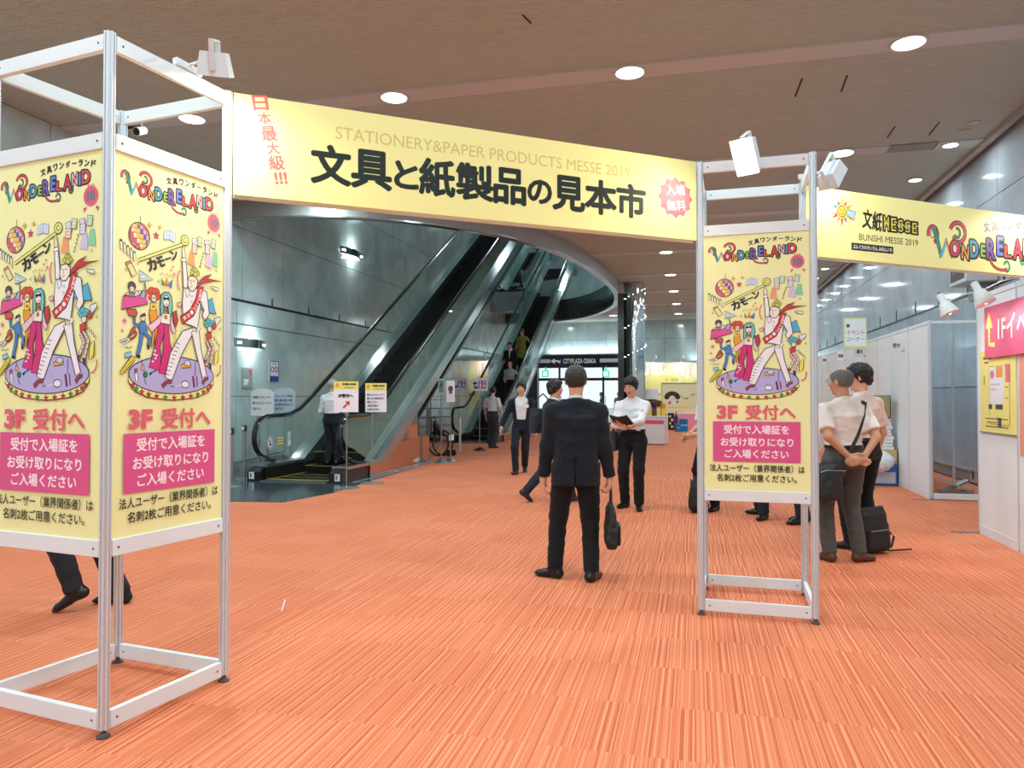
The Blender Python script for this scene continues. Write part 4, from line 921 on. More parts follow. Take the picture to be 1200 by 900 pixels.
# ------------------------------------------------ restroom signs, notice stands, thin poles by the second escalator
def toilet(A, arrow=True):
    A.rect(0, 0, 1, 1, 'dfe3ee')
    if arrow: A.poly([(.06, .42), (.2, .2), (.2, .34), (.36, .34), (.36, .5), (.2, .5), (.2, .64)], '2a3450')
    A.rect(.44, .2, .66, .82, '3452b0'); A.rect(.68, .2, .92, .82, 'c23a58'); A.ell(.55, .32, .05, .07, 'f2f4f8'); A.rect(.5, .42, .6, .76, 'f2f4f8'); A.ell(.8, .32, .05, .07, 'f2f4f8'); A.poly([(.8, .4), (.88, .7), (.72, .7)], 'f2f4f8'); A.rect(.14, .62, .4, .84, '3452b0')
def grey_notice(A): A.rect(0, 0, 1, 1, '9fb3ae'); A.rect(.1, .08, .9, .9, '5c726e'); A.ell(.5, .4, .2, .12, '26403a')
def white_notice(A): A.rect(0, 0, 1, 1, 'e9e6ea'); A.ell(.5, .38, .3, .14, '4a4a46'); A.rect(.3, .5, .7, .62, '6a5a5a')
for i, (fpx, fpy, l, r_, t_, b_, dr, lab) in enumerate(((562, 528, 553, 571.5, 443, 458, lambda A: toilet(A), 'white restroom sign with arrow and two figures on a slim black-footed pole'),
        (517, 542, 514, 521, 444, 462, grey_notice, 'narrow grey notice on a tall thin pole beside the cage trolleys'), (528, 541, 522, 532, 446, 471, white_notice, 'tall white notice with a dark round emblem on a thin pole'))):
    p = G(fpx, fpy); Z = (p-C0).dot(Fv); w = (r_-l)/FPX*Z; h = (b_-t_)/FPX*Z; zt = CAM_H+(465-t_)/FPX*Z
    t = empty('stand_sign', p, YAW, lab, 'sign')
    MB().lathe([(.17, 0), (.17, .01), (.1, .05), (.02, .1)], n=18).build('base', GP if i else BLK, t, smooth=True); MB().cyl((0, 0, .05), (0, 0, zt-.04), .012, n=8).build('pole', GP, t)
    bd = MB().box(-w/2, w/2, -.028, -.014, zt-h, zt).build('board', SIGNW, t); ar = Art(); ar.T = lambda a_, b2, w=w, h=h, zt=zt: (a_*w-w/2, zt-b2*h); dr(ar); ar.build('printed_face', bd, (0, -.0285, 0))
p = G(539, 530); t = empty('belt_stanchion', p, label='short pale stanchion between the white notice and the restroom sign', cat='stanchion')
MB().lathe([(.17, 0), (.17, .01), (.03, .03)], n=18).build('base', GP, t); MB().lathe([(.03, .02), (.03, .88), (.02, .9)], n=12).build('pole', M('pale_post', (.6, .62, .6), .3, .4), t)
# restroom projecting sign on the far escalator
p = HX(538, 450, -8.2); t = empty('hanging_sign', (p.x, p.y, 0), YAW, 'tilted blue and red restroom sign behind the notice stands', 'sign')
MB().box(-.3, .3, -.02, .0, p.z-.22, p.z+.22).build('board', M('sign_board_grey'), t); MB().cyl((0, .01, 0), (0, .01, p.z-.2), .015, n=8).build('pole', GP, t); MB().lathe([(.2, 0), (.2, .012), (.03, .03)], n=16).build('base', GP, t)
ar = Art(); ar.T = lambda a_, b2: (a_*.56-.28, p.z+.2-b2*.4); toilet(ar, False); ar.build('printed_face', t, (0, -.0205, 0))
# cage trolleys --------------------------------------------------------
def trolley():
    t = empty('cage_trolley', (0, 0, 0), label='x', cat='trolley')
    m = M('trolley_grey', (.22, .25, .25), .35, .5); w, d, h = .62, .75, 1.62
    for sx_ in (-1, 1): 
        MB().tube([(sx_*w/2, d/2, .16), (sx_*w/2, d/2, h), (sx_*w/2*.9, d/2, h+.05)], .016, 8).build('upright', m, t)
    MB().tube([(-w/2, d/2, h), (w/2, d/2, h)], .016, 8).build('handle', m, t)
    MB().rbox((0, 0, .17), (w, d, .05), .015).build('platform', m, t)
    wires = MB()
    for z in (.45, .7, .95, 1.2): wires.tube([(-w/2, -d/2, z), (-w/2, d/2, z), (w/2, d/2, z), (w/2, -d/2, z), (-w/2, -d/2, z)], .008, 5)
    for k in range(5): x = -w/2+w*k/4; wires.tube([(x, -d/2, .2), (x, -d/2, .95)], .007, 5); wires.tube([(x, d/2, .2), (x, d/2, 1.2)], .007, 5)
    wires.build('wire_basket', m, t)['kind'] = 'stuff'
    for sx_ in (-1, 1):
        for sy in (-1, 1): MB().cyl((sx_*(w/2-.06)-.015, sy*(d/2-.08), .06), (sx_*(w/2-.06)+.015, sy*(d/2-.08), .06), .06, n=12).cbox((sx_*(w/2-.06), sy*(d/2-.08), .12), (.04, .05, .06)).build('caster', M('caster_black', (.02, .02, .02), .5), t)
    return t
base_t = trolley(); pp = [(487, 515), (498, 513.5), (508, 512)]
labs = ['grey cage trolley nearest the first escalator, first of three', 'grey cage trolley in the middle of the three', 'grey cage trolley with its open side by the colourful booth, last of three']
for i, (px, py) in enumerate(pp):
    o = base_t if i == 0 else copy_tree(base_t); p = HX(px, py, -8.35); o.location = (-8.35+.12*i, p.y, 0); o.scale = (1, 1, 1.12); o.rotation_euler = (0, 0, R(100)); o['label'] = labs[i]; o['group'] = 'cage trolleys under the escalator'
# folded wheelchair
p = G(516, 534); t = empty('folded_wheelchair', p, YAW+R(60), 'black folded wheelchair leaning beside the thin notice poles', 'wheelchair')
for s, nm in ((-1, 0), (1, 1)):
    P = [(s*.09+.06*0, .30*math.cos(R(20*k)), .31+.30*math.sin(R(20*k))) for k in range(18)]
    w = MB().tube(P, .022, 6, closed=True).build('wheel', M('tyre_black', (.02, .02, .02), .6), t)
    sp_ = MB()
    for k in range(9): sp_.tube([(s*.09, 0, .31), (s*.09, .29*math.cos(R(40*k)), .31+.29*math.sin(R(40*k)))], .004, 4)
    sp_.build('spokes', GP, w)['kind'] = 'stuff'
    MB().tube([(s*.09, -.25, .5), (s*.09, .2, .52), (s*.09, .2, .9), (s*.09, .32, .92)], .014, 6).build('side_frame', BLK, t); MB().cyl((s*.09-.012, -.32, .08), (s*.09+.012, -.32, .08), .08, n=12).build('front_caster', M('tyre_black'), t)
MB().prism([(-.2, .48), (.18, .5), (.18, .86), (-.05, .55)], -.06, .06, 'x').build('folded_seat', M('black_nylon', (.02, .022, .025), .7, bump=.2, bscale=60), t)
p = t.matrix_world
MB().box(-.1, .1, -.33, -.32, .38, .52).build('tag', SIGNW, t, (0, 0, 0))

# ================================================================ FAR BOOTHS
bw = M('booth_board', (.86, .87, .88), .5)
def booth_art(W, H, seed, face=False):
    A = Art(); A.T = lambda x, y: (x, H-y); rnd = random.Random(seed)
    A.rect(0, 0, W, H, 'fbf6cf'); A.rect(0, H*.18, W, H*.75, 'f6f09a')
    for i in range(int(W*9)):
        x = rnd.uniform(.05, W-.05); h = rnd.uniform(.15, .6); A.rect(x, .06, x+.04, .06+h, rnd.choice(['f4b6c6', 'f7d0d8', 'bfe3f2', 'f2a0b0', 'fdfdfd']))
    for i in range(int(W*14)):
        x, y = rnd.uniform(.1, W-.1), rnd.uniform(.6, H*.72); c = rnd.choice(['f0e24a', 'f6c84a', 'f49ab0', '9fd6ea', 'b6e0a0', 'ffffff', 'e8d84a'])
        if rnd.random() < .5: A.ell(x, y, rnd.uniform(.03, .14), rnd.uniform(.03, .1), c)
        else: A.star(x, y, rnd.uniform(.05, .12), c, rnd.choice([4, 5, 6]), .5)
    for i in range(int(W*4)): x = rnd.uniform(.1, W-.1); A.text('♪★'[1] if rnd.random() < 0 else rnd.choice('カモンダンス'), x, x+.14, H*.45, H*.45+.14, rnd.choice(['d9607f', '5a8ac0', '8a7a30']), .03)
    A.rect(0, H*.78, W, H, 'f59ac0')
    return A
def booth(name, a, b, H, label, seed):
    d = b-a; L_ = math.hypot(d.x, d.y); t = empty(name, (a.x, a.y, 0), math.atan2(d.y, d.x), label, 'exhibition booth')
    n = max(1, round(L_/2)); w = L_/n
    for i in range(n): MB().box(i*w+.03, (i+1)*w-.03, -.02, .02, .05, H).build('wall_panel', bw, t); MB().box(i*w-.02, i*w+.02, -.03, .03, 0, H+.03).build('post', ALU, t)
    MB().box(L_-.02, L_+.02, -.03, .03, 0, H+.03).build('post', ALU, t)
    booth_art(L_, H-.1, seed).build('printed_mural', t, (0, -.021, .06)); return t
bA = booth('booth_wall', G(752, 503.5), G(846, 503.5), 2.95, 'long yellow and white booth mural with pink foot, behind the counter', 3)
bB = booth('booth_wall', G(463, 506.5), G(572, 506.5), 2.9, 'pale yellow booth mural seen under the first escalator', 5)
for i, (px, py) in enumerate(((764, 424), (803, 421))):
    p = HY(px, py, 32.5)
for i, f in enumerate((.25, .5, .8)):
    for bo, nm in ((bA, 'booth mural behind the counter'), (bB, 'booth mural under the escalator')):
        pass
for bo, L0, nm in ((bA, 3.4, 'mural behind the counter'), (bB, 4.3, 'mural under the escalator')):
    Mb = Matrix.Translation(bo.location) @ Matrix.Rotation(bo.rotation_euler.z, 4, 'Z')
    for k in range(3):
        q = Mb @ Vector((L0*(.15+.35*k), 0, 2.95)); q2 = Mb @ Vector((L0*(.15+.35*k), -.55, 3.15)); t = empty('arm_spotlight', q, label='small white arm spotlight, %s on top of the %s' % (['first', 'middle', 'last'][k], nm), cat='spotlight'); h_ = q2-q
        MB().tube([(0, 0, 0), h_*.5+Vector((0, 0, .1)), h_], .012, 5).build('arm', lampw, t); MB().lathe([(.03, .08), (.07, -.05)], h_, 10).build('shade', lampw, t)
        lo = area('arm_spot_lamp', q2+Vector((0, 0, -.08)), .12, 6, color=(1, .98, .9), spread=150); lo.rotation_euler = ((Mb @ Vector((L0*(.15+.35*k), 0, 1.5)))-q2).to_track_quat('-Z', 'Y').to_euler()
# boxes and bottles standing before the mural
def on_floor(name, px0, px1, pyb, pyt, depth, mat, label, cat, base_py=None):
    p0, p1 = G(px0, pyb), G(px1, pyb); Z = (p0-C0).dot(Fv); h = (pyb-pyt)/FPX*Z; w = (p1-p0).length; c = (p0+p1)/2
    t = empty(name, c, YAW, label, cat); MB().rbox((0, depth/2, h/2), (w, depth, h), .01).build('body', mat, t); return t, w, h
BLU = M('blue_box', hexc('1f86d8'), .5)
for i, (a_, b_, c_, d_, lab) in enumerate(((797, 806, 503.5, 491, 'bright blue display box before the yellow mural, taller one'), (793, 798, 504, 496.5, 'small bright blue display box beside the taller one'))):
    t, w, h = on_floor('display_box', a_, b_, c_+2.2, d_, .3, BLU, lab, 'box')
    MB().box(-w/2+.03, w/2-.03, -.004, 0, h*.45, h*.55).build('pale_stripe', M('pale_blue', (.5, .75, .9), .5), t)
t, w, h = on_floor('banner_panel', 783, 790, 504, 484, .05, M('black_panel', (.02, .02, .022), .5), 'tall black panel with yellow and white marks before the mural', 'panel')
ar = Art(); ar.T = lambda x, y: (x*w-w/2, h-y*h)
for k, c in enumerate(('e8d84a', 'f4f4f4', 'e8d84a', 'f4f4f4')): ar.ell(.35+.3*(k % 2), .2+.2*k, .2, .08, c)
ar.build('printed_face', t, (0, -.001, 0))
t, w, h = on_floor('bottle_figure', 791, 794.5, 504, 488, .15, M('dark_blue', (.02, .05, .16), .3), 'slim dark blue standee shaped like a bottle', 'standee'); MB().lathe([(w*.4, 0), (w*.15, .12), (w*.15, .22)], (0, .07, h), 10).build('neck', M('dark_blue'), t)
# counter
p0, p1 = G(737, 520.5), G(779, 521.5); d = p1-p0; L_ = d.length; t = empty('reception_counter', p0, math.atan2(d.y, d.x), 'white counter with a pink stripe and two tall bottles on it', 'counter')
MB().rbox((L_/2, .3, .42), (L_, .6, .8), .01).build('body', M('counter_white', (.78, .78, .80), .4), t); MB().rbox((L_/2, .3, .84), (L_+.04, .64, .035), .008).build('counter_top', M('counter_top', (.82, .82, .84), .3), t)
MB().box(.0+.02, L_-.02, -.006, .0, .62, .74).build('pink_stripe', M('counter_pink', hexc('e0607a'), .5), t); MB().box(L_-.03, L_+.005, -.004, .3, .02, .8).build('corner_post', ALU, t)
cnt = t; T_ = Matrix.Translation(p0) @ Matrix.Rotation(math.atan2(d.y, d.x), 4, 'Z')
for i, (fx, c, lab, hh) in enumerate(((.72, hexc('4a1f5a'), 'tall purple-capped bottle on the white counter', .40), (.96, hexc('f0962a'), 'tall orange-capped bottle at the counter\'s outer end', .38))):
    q = T_ @ Vector((L_*fx-.05, .25, .858)); t = empty('display_bottle', q, label=lab, cat='bottle')
    MB().lathe([(.07, 0), (.075, .02), (.075, hh*.5), (.06, hh*.58)], n=16).build('body', M(['bottle_brown', 'bottle_amber'][i], [hexc('6a4a2a'), hexc('f4d24a')][i], .3), t, smooth=True); MB().lathe([(.068, hh*.58), (.072, hh*.62), (.07, hh), (.03, hh+.01)], n=16).build('cap', M(['cap_purple', 'cap_orange'][i], c, .3), t, smooth=True)
# yellow pillar with brown cap, framed standee with a dark curly wig
p = G(762, 512); t = empty('mascot_pillar', p, YAW, 'cream yellow rounded standee with a brown dome on top behind the counter', 'standee')
MB().lathe([(.36, 0), (.36, 1.05), (.34, 1.12)], n=24).build('body', M('cream_yellow', hexc('f6dc8a'), .5), t, smooth=True); MB().lathe([(.41, 1.1), (.44, 1.16), (.42, 1.28), (.2, 1.34), (.02, 1.35)], n=24).build('dome', M('brown_cap', hexc('5a3020'), .5), t, smooth=True)
MB().lathe([(.30, 1.36), (.28, 1.7), (.26, 1.72)], n=20).build('upper_drum', M('counter_white'), t, smooth=True)
p0, p1 = G(776, 507), G(820, 507); d = p1-p0; L_ = d.length; t = empty('framed_display', p0, YAW, 'thin framed panel showing a face under a dark curly wig', 'display')
MB().box(0, L_, 0, .02, .85, 1.95).build('panel', M('cream_panel', hexc('f7f2c0'), .5), t); MB().box(-.02, 0, -.01, .03, 0, 2.0).box(L_, L_+.02, -.01, .03, 0, 2.0).box(0, L_, -.01, .03, 1.95, 2.0).build('frame', GP, t)
ar = Art(); ar.T = lambda x, y: (x, -y); u = L_*.27
ar.ell(u, -1.38, .27, .20, 'fdfdf6')
for k in range(9): a = R(180+22.5*k); ar.ell(u+.21*math.cos(a), -1.42+.15*math.sin(a)+.0, .11, .09, '2d3a2a' if k % 3 else '5a3a2a')
ar.ell(u, -1.36, .13, .12, 'fbe9dc'); ar.ell(u-.1, -1.2, .06, .06, 'd94a8a'); ar.ell(u+.2, -1.24, .05, .05, '8a5ab0')
for k in range(14): ar.ell(u-.1+k*.1, -1.02+.02*math.sin(k), .025, .025, 'e8c84a'); 
for k in range(10): ar.text('カモーン楽しい文具'[k % 9], L_*.48+.11*k, L_*.48+.11*k+.09, -1.5+.09*math.sin(k), -1.41+.09*math.sin(k), ['d9607f', '5a8ac0', '7ab04a'][k % 3], .03)
ar.build('printed_face', t, (0, -.002, 0))

# ================================================================ RIGHT-HAND PARTITIONS
PW = M('partition_white', (.84, .91, .96), .45)
PX = 3.2; HP = 2.5
t = empty('partition_wall', (PX, 11.4, 0), label='long row of tall white system panels receding along the marble wall', cat='partition')
y = 0
PM = MB().box(-.02, .02, .02, .968, .1, HP-.05).mesh('panel', PW); PR = MB().rbox((0, .494, .05), (.045, .95, .10), .004).mesh('rail', WH); PR2 = MB().rbox((0, .494, HP-.02), (.045, .95, .05), .004).mesh('rail', WH)
for k in range(17):
    link('panel', PM, t, (0, y, 0)); link('rail', PR, t, (0, y, 0)); link('rail', PR2, t, (0, y, 0)); MB() if 0 else None
    o = link('post', POST, t, (0, y-.006, 0)); o.scale = (1, 1, (HP+.01)/3); y += .988
MB().box(-.05, .02, -.9, 0, 0, 0) if 0 else None
o = link('post', POST, t, (0, y-.006, 0)); o.scale = (1, 1, (HP+.01)/3)
MB().rbox((.5, 0, .05), (.95, .045, .08), .004).build('rail', WH, t); o = link('post', POST, t, (.98, 0, 0)); o.scale = (1, 1, (HP+.01)/3); MB().rbox((.5, 0, HP-.02), (.95, .03, .04), .004).build('rail', WH, t)
MB().box(-.25, .12, -.06, .0, 0, .008).build('foot_plate', GP, t)
# flag signs on the panels
for i, (px, py, wpx, hpx, s, lab) in enumerate(((1050, 405, 12, 14, '受付', 'white projecting flag sign nearest the corner of the panel row'), (1007, 412, 9, 12, '案内', 'white projecting flag sign above the dark-haired man'), (985, 417, 8, 11, '商談', 'white projecting flag sign second from the tower side'), (966, 422, 6, 9, '休憩', 'small white projecting flag sign next to the tower post'))):
    p = HX(px, py, PX-.15); Z = (p-C0).dot(Fv); w, h = wpx/FPX*Z, hpx/FPX*Z
    t = empty('flag_sign', (p.x, p.y, p.z), R(8), lab, 'sign'); MB().rbox((0, 0, 0), (w, .03, h), .004).build('board', SIGNW, t); MB().box(w/2, w/2+.04 if w/2+.04 > .1 else .12, -.01, .01, -h/2, -h/2+.02).build('bracket', GP, t)
    ar = Art(); ar.T = lambda a_, b_: (a_, -b_); ar.text(s, -w*.36, w*.36, -h*.2, h*.2, '3a4450', .05); ar.build('printed_lettering', t, (0, -.0155, 0))
p = HX(1002, 390, PX-.3); t = empty('hanging_sign', (p.x, p.y, p.z), R(10), 'white sign with green border and pink lettering high over the panel row', 'sign')
MB().rbox((0, 0, 0), (.42, .02, .56), .003).build('board', M('lime_border', hexc('d8e6a0'), .5), t); ar = Art(); ar.T = lambda a_, b_: (a_, -b_); ar.rect(-.19, -.25, .19, .25, 'eef4f4'); ar.star(-.13, -.13, .05, '2f6a78', 6, .5); ar.text('イベント', -.16, .17, -.05, .04, 'd06ab8', .03); ar.text('コーナー', -.16, .17, .08, .16, '8a8ad0', .02); ar.build('printed_face', t, (0, -.011, 0)); MB().cyl((.1, 0, -1*(p.z-HP)), (.1, 0, -.28), .01, n=6).build('pole', GP, t)
# nearer partition with floor map and pink sign
QX = 3.02; qy = G(1150, 625).y; QX = G(1150, 625).x
t = empty('partition_wall', (QX, qy, 0), label='near white panel wall carrying the pink sign and yellow floor map', cat='partition')
for k in range(3):
    link('panel', PM, t, (0, -y0_ if 0 else -.988*(k+1), 0)); link('rail', PR, t, (0, -.988*(k+1), 0)); link('rail', PR2, t, (0, -.988*(k+1), 0))
for k in range(4): o = link('post', POST, t, (0, -.988*k-.0, 0)); o.scale = (1, 1, (HP+.01)/3)
MB().box(-.28, .1, -.03, .03, 0, .008).build('foot_plate', GP, t)
near_wall = t
z0_, z1_ = HX(1200, 392, QX).z, HX(1200, 350, QX).z
p = HX(1154, 420, QX-.06); pt = HX(1154, 361, QX-.06)
sg = empty('direction_sign', (QX-.03, p.y, p.z), R(-90), 'pink sign board reading 1F with a yellow left-up arrow', 'sign')
hh = pt.z-p.z; MB().box(0, 2.1, -.03, 0, 0, hh).build('board', M('sign_pink', hexc('dd5f86'), .45), sg)
ar = Art(); ar.T = lambda a_, b_: (a_, hh-b_)
ar.line([(.26, hh*.76), (.12, hh*.74), (.12, hh*.35)], .05, 'f6e27a'); ar.poly([(.03, hh*.42), (.12, hh*.10), (.21, hh*.42)], 'f6e27a'); ar.text('1Fイベント会場', .34, 1.95, hh*.2, hh*.72, 'fdf3f6', .03); ar.build('printed_lettering', sg, (0, -.0305, 0))
a_, b_ = HX(1153, 505, QX), HX(1194, 404, QX); w = a_.y-b_.y; h = HX(1153, 412, QX).z-a_.z
mp_ = empty('floor_map_poster', (QX-.021, a_.y, a_.z), R(-90), 'yellow floor map poster with orange, pink and grey booth blocks', 'poster')
MB().box(0, w, -.008, 0, 0, h).build('sheet', M('map_yellow', hexc('f4ea8e'), .45), mp_)
ar = Art(); ar.T = lambda x, y: (x*w, h-y*h)
ar.text('文紙MESSE', .1, .35, .07, .11, '2a2a24', .08); ar.rect(.14, .14, .26, .155, '2a2a24'); ar.text('1F会場案内図', .5, .86, .06, .12, 'e58a8a', .04)
ar.rect(.28, .2, .84, .9, 'f4ea8e', .006, '3a3a3a'); ar.rect(.30, .21, .68, .66, 'e8eaf2'); ar.rect(.48, .21, .66, .34, 'f0a050'); ar.rect(.74, .19, .86, .4, 'e27a9a'); ar.ell(.37, .3, .06, .05, 'e07ab8'); ar.rect(.26, .66, .36, .72, '4a4a4e'); ar.rect(.46, .66, .66, .72, '4a4a4e'); ar.line([(.2, .88), (.5, .88), (.5, .8)], .01, '2a2a2a'); ar.rect(.52, .82, .62, .92, '4a4a4e'); ar.rect(.16, .83, .8, .84, '2a2a2a'); ar.rect(.16, .925, .8, .935, '2a2a2a')
for k in range(8): ar.ell(.36+.05*(k % 5), .42+.06*(k//5), .012, .01, 'd0708a')
ar.rect(.12, .3, .15, .42, 'b8b070'); ar.rect(.74, .45, .8, .46, '6a6a4a'); ar.rect(.74, .58, .8, .59, '6a6a4a')
ar.build('printed_map', mp_, (0, -.0085, 0)); MB().box(0, w, -.02, 0, -.012, 0).build('ledge', GP, mp_)
a2_ = HX(1196, 540, QX); pm = empty('poster', (QX-.021, qy-.988-.06, .9), R(-90), 'coral pink poster on the second near panel', 'poster'); MB().box(0, .85, -.008, 0, 0, 1.0).build('sheet', M('coral_sheet', hexc('f0a08a'), .45), pm)
# clip lamps on arms
for i, (px, py, sz, lab) in enumerate(((1108, 358, 1, 'small white clip spotlight on a long arm, farther from the pink sign'), (1149, 345, 1, 'small white clip spotlight on a long arm, beside the pink sign'))):
    base = Vector((QX, qy-.15-.95*i, HP)); d = ray(px, py); hp = C0 + d*((7.5-.7*i)/d.dot(Fv))
    t = empty('clip_spotlight', base, label=lab, cat='spotlight'); h_ = hp-base
    MB().tube([(0, 0, -.02), (0, 0, .04), h_*.5+Vector((0, 0, .06)), h_+Vector((0, 0, .03))], .006, 6).build('arm', lampw, t); MB().rbox((0, 0, 0), (.05, .06, .05), .006).build('clip', lampw, t)
    ax = Vector((.35, -.25, -.9)).normalized(); q = ax.to_track_quat('-Z', 'Y').to_matrix().to_4x4(); T = Matrix.Translation(h_) @ q
    k = 1.0; mb = MB().lathe([(.028*k, .13), (.034*k, .12), (.034*k, .05), (.05*k, .03), (.095*k, -.10), (.085*k, -.10)], n=20); mb.v = [tuple(T @ Vector(v)) for v in mb.v]; mb.build('shade', lampw, t, smooth=True)
    mb = MB().lathe([(.08, -.094), (.01, -.10)], n=20); mb.v = [tuple(T @ Vector(v)) for v in mb.v]; mb.build('bulb', M('clip_bulb', (1, 1, 1), .5, emis=(1, .93, .8), estr=8), t)
    lo = area('clip_lamp', hp+ax*.13, .1, 2, color=(1, .93, .84), spread=160); lo.rotation_euler = ax.to_track_quat('-Z', 'Y').to_euler()
# monitor on the marble wall
p0 = HX(1113, 336, 4.0); t = empty('wall_monitor', (4.0, p0.y, p0.z), R(0), 'white-cased monitor with a dark red picture, hung on the marble wall above the panels', 'monitor')
MB().rbox((.22, -.35, .28), (.44, .75, .6), .02).build('case', M('monitor_case', (.66, .69, .72), .4), t)
ar = Art(); ar.T = lambda a_, b_: (a_, -b_); ar.rect(-.32, -.24, .32, .24, '1a0e14'); ar.ell(-.05, 0, .12, .1, '7a1a28'); ar.ell(.1, -.06, .07, .06, 'b0483a'); ar.ell(-.15, .1, .05, .04, '8a2a5a'); ar.star(.02, .02, .05, 'd89a6a', 5)
ar.build('screen', t, (-.003, -.35, .28), R(-90)); MB().box(.44, .46, -.42, -.28, .05, .5).build('bracket', GP, t); 
MB().box(.2, .45, -.5, -.2, -.28, -.03).build('lower_box', M('grey_box', (.25, .29, .29), .4), t)
# stacked leftovers by the panels
def stackbox(name, px0, px1, pyb, pyt, Yr, depth, mat, label, cat, z0=None):
    a_, b_ = HY(px0, pyb, Yr), HY(px1, pyb, Yr); z0 = max(0, a_.z) if z0 is None else z0; z1 = HY((px0+px1)/2, pyt, Yr).z
    t = empty(name, ((a_.x+b_.x)/2, Yr, z0), 0, label, cat); return t, b_.x-a_.x, z1-z0
YR = 13.0; xr_ = PX-.03
def sb(name, w, d, z0, z1, mat, label, cat, dx=0):
    t = empty(name, (xr_-w/2-dx, YR+d/2, z0), 0, label, cat); mb = MB()
    h = z1-z0; th = .012
    mb.box(-w/2, w/2, -d/2, -d/2+th, 0, h).box(-w/2, w/2, d/2-th, d/2, 0, h).box(-w/2, -w/2+th, -d/2, d/2, 0, h).box(w/2-th, w/2, -d/2, d/2, 0, h).box(-w/2, w/2, -d/2, d/2, 0, th)
    mb.build('shell', mat, t); return t
zc = lambda py: HY(1040, py, YR).z
t = sb('storage_crate', .62, .5, 0, zc(545), M('blue_plastic', hexc('2f72c8'), .35), 'blue plastic crate at the foot of the white panels, bags spilling out', 'crate')
MB().box(-.27, .27, -.262, -.25, .04, .22).build('clear_window', M('frosted_panel', (.55, .62, .72), .35), t)
t2 = sb('carton', .60, .5, zc(545), zc(527), M('kraft_card', hexc('c9a878'), .7), 'flat kraft carton between the crate and the white paper pile', 'carton'); 
tg = sb('carton', .52, .5, zc(490), zc(463), M('olive_card', hexc('9a9468'), .7), 'open olive-brown carton on top of the stack by the panels', 'carton', .1)
t3_ = empty('paper_stack', (xr_-.3, YR+.25, zc(527)), 0, 'tall stack of white papers leaning on the panels', 'paper stack')
for k in range(9): MB().cbox((-.012*math.sin(k*1.7), -.01*k % .03, .02+k*(zc(490)-zc(527))/9), (.5-.012*k, .46, (zc(490)-zc(527))/9-.006), (0, 0, .03*math.sin(k*2.3))).build('bundle', M('paper_white', (.78, .80, .82), .6), t3_)
def blob(name, c, r, mat, label, seed, cat):
    bm = bmesh.new(); bmesh.ops.create_icosphere(bm, subdivisions=4, radius=1); rnd = random.Random(seed); ph = [(rnd.uniform(2, 7), rnd.uniform(2, 7), rnd.uniform(2, 7), rnd.uniform(0, 6)) for _ in range(7)]
    for v in bm.verts:
        n = v.co.copy(); k = 1+sum(.055*abs(math.sin(a_*n.x+b_*n.y+c_*n.z+p_)) for a_, b_, c_, p_ in ph)-.15; v.co = Vector((n.x*r[0]*k, n.y*r[1]*k, n.z*r[2]*k))
    me = bpy.data.meshes.new(name); bm.to_mesh(me); bm.free(); me.materials.append(mat); me.polygons.foreach_set('use_smooth', [True]*len(me.polygons)); o = link(name, me, None, c); return tag(o, label, cat)
blob('plastic_bag', (xr_-.37, YR-.06, zc(545)+.06), (.27, .20, .17), M('bag_white', (.80, .85, .92), .3), 'crumpled white plastic bag bulging over the blue crate', 4, 'bag')
# pole with cross foot leaning in the opening, floor socket
p = G(1118, 578); t = empty('folded_stand', p, label='grey pole stand with a crossed metal foot in the gap before the marble wall', cat='stand')
MB().cyl((0, 0, .05), (.0, .0, 2.42), .02, n=10).build('pole', M('pale_post', (.6, .62, .6), .3, .4), t); MB().cbox((0, 0, .1), (.5, .08, .03), (.1, -.35, .5)).cbox((0, 0, .13), (.45, .07, .03), (-.1, .4, -.3)).cbox((.02, 0, .04), (.5, .06, .03), (0, 0, .2)).build('crossed_foot', GP, t)
p = HX(1143, 583, XR); t = empty('wall_socket', (XR, p.y, .15), label='grey socket plate low on the marble wall beside the near panel wall', cat='socket')
MB().box(-.03, 0, -.16, .16, -.12, .12).build('plate', M('plate_grey'), t); MB().box(-.036, -.03, -.03, .03, -.06, .07).build('outlet', BLK, t)
t = MB().tube([G(334, 703, .004), G(330, 716, .004)], .006, 4).build('paper_scrap', M('paper_white')); tag(t, 'tiny white paper scrap lying on the orange carpet', 'scrap')
